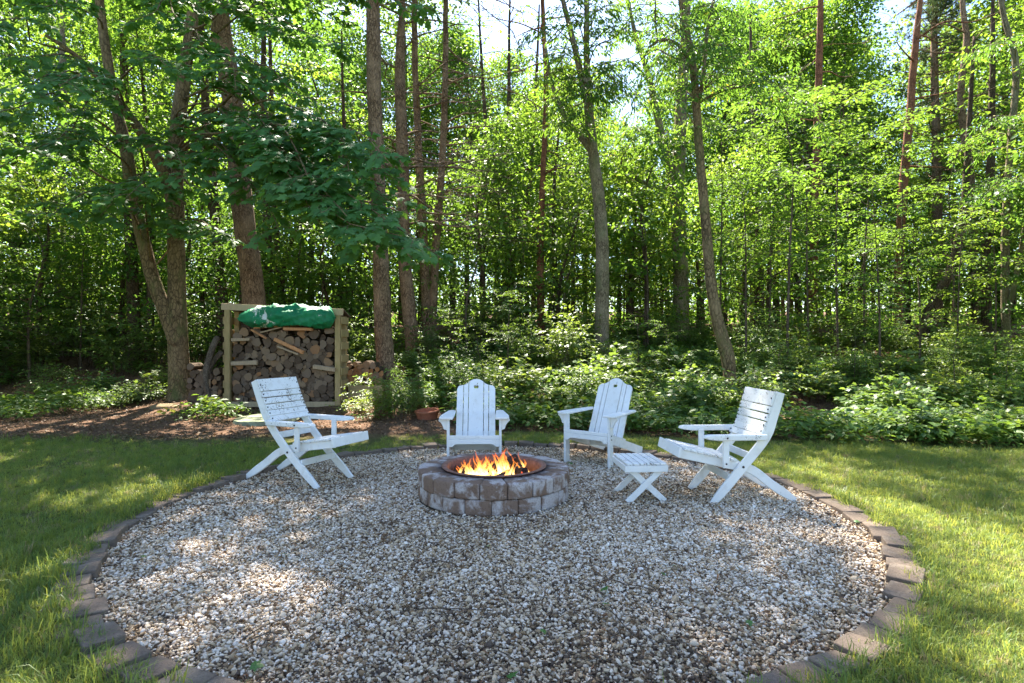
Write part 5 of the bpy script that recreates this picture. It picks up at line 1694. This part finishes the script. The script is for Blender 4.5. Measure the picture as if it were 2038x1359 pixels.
def shrub_variant(seed, h, rad, nst, leaf, kind, lm, gap=.07):
    g = np.random.default_rng(seed)
    mb = MB(); fol = Foliage(seed)
    for k in range(nst):
        a = g.uniform(0, 6.28); r = rad * math.sqrt(g.random())
        b = np.array([r * math.cos(a), r * math.sin(a), h * g.uniform(.3, 1.15)])
        a0 = np.array([b[0] * .25, b[1] * .25, -.05])
        P = arc(a0, b, .1 * h, .05, g, 5)
        mb.tube(P, np.linspace(.006, .0025, len(P)), 4, 0, 0, False)
        fol.spray(P[len(P) // 4:], leaf, gap, g.uniform(.2, .85), .35, .22, leaf * .6)
        for q in range(3):
            i = g.integers(len(P) // 2, len(P))
            e = P[i] + np.array([g.normal(0, .16), g.normal(0, .16), g.uniform(-.05, .12)]) * (.6 + h)
            t2 = arc(P[i], e, .03, .04, g, 4)
            mb.tube(t2, np.linspace(.003, .0015, len(t2)), 3, 0, 0, False)
            fol.spray(t2, leaf, gap, g.uniform(.2, .85), .35, .22, leaf * .6)
    return mb.mesh('stem', [M['twig']]), fol.mesh('foliage', kind, M[lm])
SHR = [shrub_variant(700 + i, h, r, n, lf, kd, 'shrub_leaf', gp) for i, (h, r, n, lf, kd, gp) in enumerate([(.95, .60, 22, .095, 'ovate', .08), (.65, .55, 22, .10, 'maple', .09), (1.35, .7, 20, .125, 'lance', .07), (.45, .5, 26, .07, 'ovate', .07), (1.8, .75, 22, .13, 'ovate', .10), (.8, .65, 22, .105, 'maple', .09)])]
g = np.random.default_rng(606)
spots = []
def edge_y(x):            # near edge of the undergrowth
    return float(np.interp(x, [-2.2, -1.2, 0, 1.5, 3, 4.5, 7, 10], [10.2, 9.3, 8.9, 8.6, 8.0, 7.7, 7.4, 7.2]))
for k in range(3000):
    y = g.uniform(7.4, 19); x = g.uniform(-2.4, 14)
    if x > y * .98 + .6 or y < edge_y(x) + .25: continue
    if abs(x + 1.45) < .5 and y < 10.6: continue
    dmin = (.60 + .03 * (y - 7.4)) * (1.0 + .55 * float(smooth_field(np.array([x]), np.array([y]), 33, 1.1)[0] > .15))
    if all((x - a) ** 2 + (y - b) ** 2 > dmin ** 2 for a, b, in spots): spots.append((x, y))
    if len(spots) >= 140: break
for x, y in spots:
    dd = y - edge_y(x)
    v = int(g.choice([1, 3, 5, 3])) if dd < 1.6 else int(g.choice([0, 5, 2, 1, 4] if dd > 4.5 else [0, 5, 3, 1]))
    plant_copy('undergrowth_shrub', SHR[v], x, y, g.uniform(.5, 1.0) * (.8 if x > 4.5 else 1), g.uniform(0, 6.28), ['knee high', 'low', 'chest high', 'ankle high', 'tall', 'spreading'][v] + ' green shrub ' + where(x, y, [(9, 'at the lawn edge,'), (11, 'near the front,'), (13.5, 'midway in,'), (99, 'at the back,')]), 'shrub', 'undergrowth shrubs behind the chairs')
lsp = []
for px, d, v, s in [(170, 12.6, 3, .8), (235, 12.2, 3, .9), (265, 12.8, 1, .6), (200, 13.4, 5, .6), (300, 12.6, 3, .9), (320, 13.6, 1, .8), (90, 13.4, 3, .8), (110, 14.6, 3, 1),
                    (-20, 15.4, 4, 1), (70, 16.2, 2, 1.1), (170, 16.8, 4, 1), (240, 15.6, 2, 1), (310, 16.2, 4, .9), (-110, 16.5, 4, 1.1), (130, 18, 4, 1.1), (30, 18.5, 4, 1.2), (230, 18.6, 4, 1.1), (350, 18.0, 4, 1),
                    (400, 17.0, 2, 1), (480, 18.2, 4, 1), (600, 16.6, 4, 1), (650, 17.4, 4, 1), (700, 16.2, 2, 1.1), (735, 15.2, 2, 1), (690, 14.4, 5, 1), (640, 15.2, 2, 1), (580, 18.4, 4, 1), (-160, 15.0, 2, 1)]:
    x = (px - 1019) * d / FPX
    plant_copy('undergrowth_shrub', SHR[v], x, d, s, g.uniform(0, 6.28), ['knee high', 'low', 'chest high', 'ankle high', 'tall', 'spreading'][v] + ' shaded shrub ' + where(x, d, [(12.7, 'near the soil edge,'), (15.5, 'on the slope,'), (17.5, 'up the slope,'), (99, 'deep in,')]), 'shrub', 'undergrowth shrubs of the left wood')
for k, (px, d, s, v) in enumerate([(905, 12.8, .5, 2), (960, 12.4, .42, 2), (1010, 13.2, .5, 0), (1120, 12.8, .4, 2), (1270, 12.6, .36, 0), (1330, 13.4, .4, 2), (1560, 11.8, .34, 2), (1900, 10.8, .4, 2), (2000, 10.2, .34, 0), (1700, 12.0, .32, 0)]):
    x = (px - 1019) * d / FPX
    plant_copy('young_tree', SAP[v], x, d, s, k * 1.1, 'young tree rising from the undergrowth ' + where(x, d, [(11, 'near,'), (12, 'farther,'), (99, 'deep,')]), 'sapling', 'young trees in the undergrowth', dz=-.3)
# the bright bush at the foot of the straight pine
for k, (px, d, v, s, lab) in enumerate([(800, 9.9, 2, .62, 'bright leafy bush at the foot of the straight pine'), (760, 10.4, 0, .7, 'low bush between the log pile and the straight pine'), (715, 10.9, 3, .7, 'small pale plant at the corner post of the shed')]):
    plant_copy('bush', SHR[v], (px - 1019) * d / FPX, d, s, k * 1.3, lab, 'bush', 'bushes by the straight pine')
# yellow seedling in front of the flat stone
fo = Foliage(5); fo.cluster((0, 0, .12), .13, .6, 12, .11, .9, .4)
sd_ = mesh_obj('seedling', fo.mesh('seedling', 'ovate', leaf_mat('seedling_leaf', (.20, .22, .03), (.32, .30, .05), (.3, .3, .05), .4)), None, (at(338, 835, 10.4)[0], 10.4, .0))
tag(sd_, 'yellowing seedling on the soil in front of the flat stone', 'seedling')

# ------------------------------------------------------------------ ground cover, litter, grass
def cover_piece(seed, n, leaf, h):
    fo = Foliage(seed); g = fo.g
    a = g.uniform(0, 6.28, n); r = g.uniform(.02, .10, n)
    p = np.stack([np.cos(a) * r, np.sin(a) * r, g.uniform(.35, 1, n) * h], 1)
    f = np.stack([np.cos(a), np.sin(a), g.uniform(-.5, .2, n)], 1)
    fo.add(p, f, np.array([0, 0, 1.0]) + g.normal(0, .35, (n, 3)), leaf * g.uniform(.7, 1.2, n), np.full(n, .5))
    me = fo.mesh('cover_piece', 'ovate', M['cover_leaf'])
    return me
COV = [cover_piece(i, 9 + 2 * i, .065 + .008 * i, .14 + .05 * i) for i in range(4)]
g = np.random.default_rng(707)
n = 26000
x = g.uniform(-16, 16, n); y = 7.2 + 13 * g.random(n) ** 1.3
ey = np.interp(x, [-2.2, -1.2, 0, 1.5, 3, 4.5, 7, 10], [10.2, 9.3, 8.8, 8.5, 7.9, 7.55, 7.25, 7.0])
fld = smooth_field(x, y, 15, .9)
left = x < -2.0
keep = np.where(left, (y > 9.6) & (fld > .05) & (g.random(n) < .6), (y > ey) & (fld > -1.1))
keep &= (np.abs(x) < y * 1.0 + 1) & ~((x > -6.9) & (x < -2.6) & (y > 10.6) & (y < 13.2)) & ~((np.abs(x + 1.45) < .45) & (y < 10.5))
x, y = x[keep], y[keep]; n = len(x)
P = np.stack([x, y, ground_z(x, y) - .01], 1)
s = g.uniform(.7, 1.5, n)
scatter('ground_cover', COV, P, np.stack([g.normal(0, .15, n), g.normal(0, .15, n), g.uniform(0, 6.28, n)], 1), np.repeat(s[:, None], 3, 1), np.clip(g.normal(.5, .28, n), 0, 1), g.integers(0, 4, n), M['cover_leaf'],
        'low leafy ground cover spread over the wood floor', 'ground cover')

def litter_piece(seed):
    g = np.random.default_rng(seed)
    tv, tf = leaf_template('ovate')
    V = tv * .055; V[:, 2] += .35 * V[:, 0] ** 2 / .02 + .012 * np.sin(V[:, 1] * 80 + seed)
    return np_mesh('litter_piece', V, tf, [M['litter_leaf']], False)
n = 30000
x = g.uniform(-14, 13, n); y = 7.6 + 10 * g.random(n) ** 1.5
keep = (np.abs(x) < y + 1.5) & (y > np.interp(x, [-12, -5, -2, 0, 3, 8], [7.9, 8.0, 8.3, 8.6, 8.2, 7.4])) & ~((np.hypot(x - CX, y - CY) < CR + .3))
x, y = x[keep], y[keep]; n = len(x)
P = np.stack([x, y, ground_z(x, y) + .008], 1)
scatter('leaf_litter', [litter_piece(i) for i in range(3)], P, np.stack([g.normal(0, .35, n), g.normal(0, .35, n), g.uniform(0, 6.28, n)], 1), np.repeat(g.uniform(.5, 1.3, n)[:, None], 3, 1), g.beta(1.6, 2.2, n), g.integers(0, 3, n),
        M['litter_leaf'], 'dry brown leaves littering the soil under the trees', 'leaf litter')

# bits of bark and dry leaf among the stones
n = 7000
a = g.uniform(0, 6.28, n); r = (CR - .2) * np.sqrt(g.random(n))
x = CX + r * np.cos(a); y = CY + r * np.sin(a)
keep = (np.hypot(x - PIT[0], y - PIT[1]) > PIT_R + .03) & (y > 1.3)
x, y = x[keep], y[keep]; n = len(x)
P = np.stack([x, y, .002 + .008 * smooth_field(x, y, 5, 2.2)], 1)
sc = g.uniform(.2, .75, n) ** 1.2
scatter('gravel_debris', [litter_piece(i) for i in range(3)], P, np.stack([g.normal(0, .5, n), g.normal(0, .5, n), g.uniform(0, 6.28, n)], 1), np.stack([sc * .7, sc * 1.2, sc], 1), g.beta(1.3, 2.6, n), g.integers(0, 3, n),
        M['litter_leaf'], 'small dry leaf and bark bits among the gravel', 'debris')

def tuft(seed, nb=15, h=.06, spread=.035, dry=False):
    g = np.random.default_rng(seed)
    V, F = [], []
    for k in range(nb):
        a = g.uniform(0, 6.28); r = spread * math.sqrt(g.random())
        b = np.array([math.cos(a) * r, math.sin(a) * r, -.005])
        d = g.uniform(0, 6.28); lean = g.uniform(.15, 1.1); L = h * g.uniform(.6, 1.25)
        dv = np.array([math.cos(d), math.sin(d), 0]); sv = np.array([-math.sin(d), math.cos(d), 0]) * g.uniform(.0011, .0019)
        m = b + dv * L * lean * .35 + np.array([0, 0, L * .6]); t = b + dv * L * lean + np.array([0, 0, L * (1.05 - .45 * lean)])
        i = len(V)
        V += [b - sv, b + sv, m - sv * .85, m + sv * .85, t]
        F += [(i, i + 1, i + 3), (i, i + 3, i + 2), (i + 2, i + 3, i + 4)]
    return np_mesh('tuft', np.array(V), np.array(F), [M['grass_blade']], True)
TUFTS = [tuft(800 + i, 16, h) for i, h in enumerate((.036, .044, .052, .064))] + [tuft(810, 9, .11, .03)]
sp = .034
xs = np.arange(-9.5, 9.5, sp); ys = np.arange(1.0, 9.2, sp)
X, Y = np.meshgrid(xs, ys)
x = (X + RNG.normal(0, sp * .4, X.shape)).ravel(); y = (Y + RNG.normal(0, sp * .4, Y.shape)).ravel()
rr = np.hypot(x - CX, y - CY)
fld = smooth_field(x, y, 25, 1.1)
fine = smooth_field(x, y, 26, 5.0)
top_l = 8.0 + .25 * fld; top_r = np.interp(x, [-2.2, 0, 1.5, 3, 4.5, 7, 10], [8.3, 8.7, 8.7, 8.2, 7.75, 7.5, 7.3]) + .15 * fld
top_ = np.where(x < -1.8, top_l, top_r)
dens = np.clip((top_ - y) / .7, 0, 1) * np.where(x < 0, np.clip(.80 + .22 * fine + .15 * fld, .25, 1), np.clip(.95 + .1 * fine, .6, 1))
keep = (rr > CR - .03 + np.abs(RNG.normal(0, .03, rr.size)) - .045 - .05 * (x < 0) * RNG.random(rr.size)) & (np.abs(x) < y * .98 + 1.6) & (RNG.random(x.size) < dens)
# sparse far out of view density
x, y, fld, rr = x[keep], y[keep], fld[keep], rr[keep]; n = len(x)
P = np.stack([x, y, ground_z(x, y) - .004], 1)
s = RNG.uniform(.7, 1.25, n) * (1 + .12 * fld)
rim = np.clip(1 - (rr - CR) / .15, 0, 1); s *= 1 + .35 * rim
tint = np.clip(RNG.normal(.42, .22, n) - .22 * fld, 0, .96)
dry = RNG.random(n) < .05 + .08 * np.clip(-fld, 0, 1.5); tint[dry] = 1.0
pk = RNG.integers(0, 4, n); lg = RNG.random(n) < .02 + .05 * rim; pk[lg] = 4
scatter('lawn_grass', TUFTS, P, np.stack([RNG.normal(0, .2, n), RNG.normal(0, .2, n), RNG.uniform(0, 6.28, n)], 1), np.repeat(s[:, None], 3, 1), tint, pk, M['grass_blade'],
        'short green lawn grass on both sides of the gravel circle', 'grass')
print('tufts', n)
print('tris', sum(len(m.loop_triangles) if m.loop_triangles else sum(len(p.vertices) - 2 for p in m.polygons) for m in bpy.data.meshes if len(m.polygons) < 3000) , sum(len(m.polygons) for m in bpy.data.meshes))
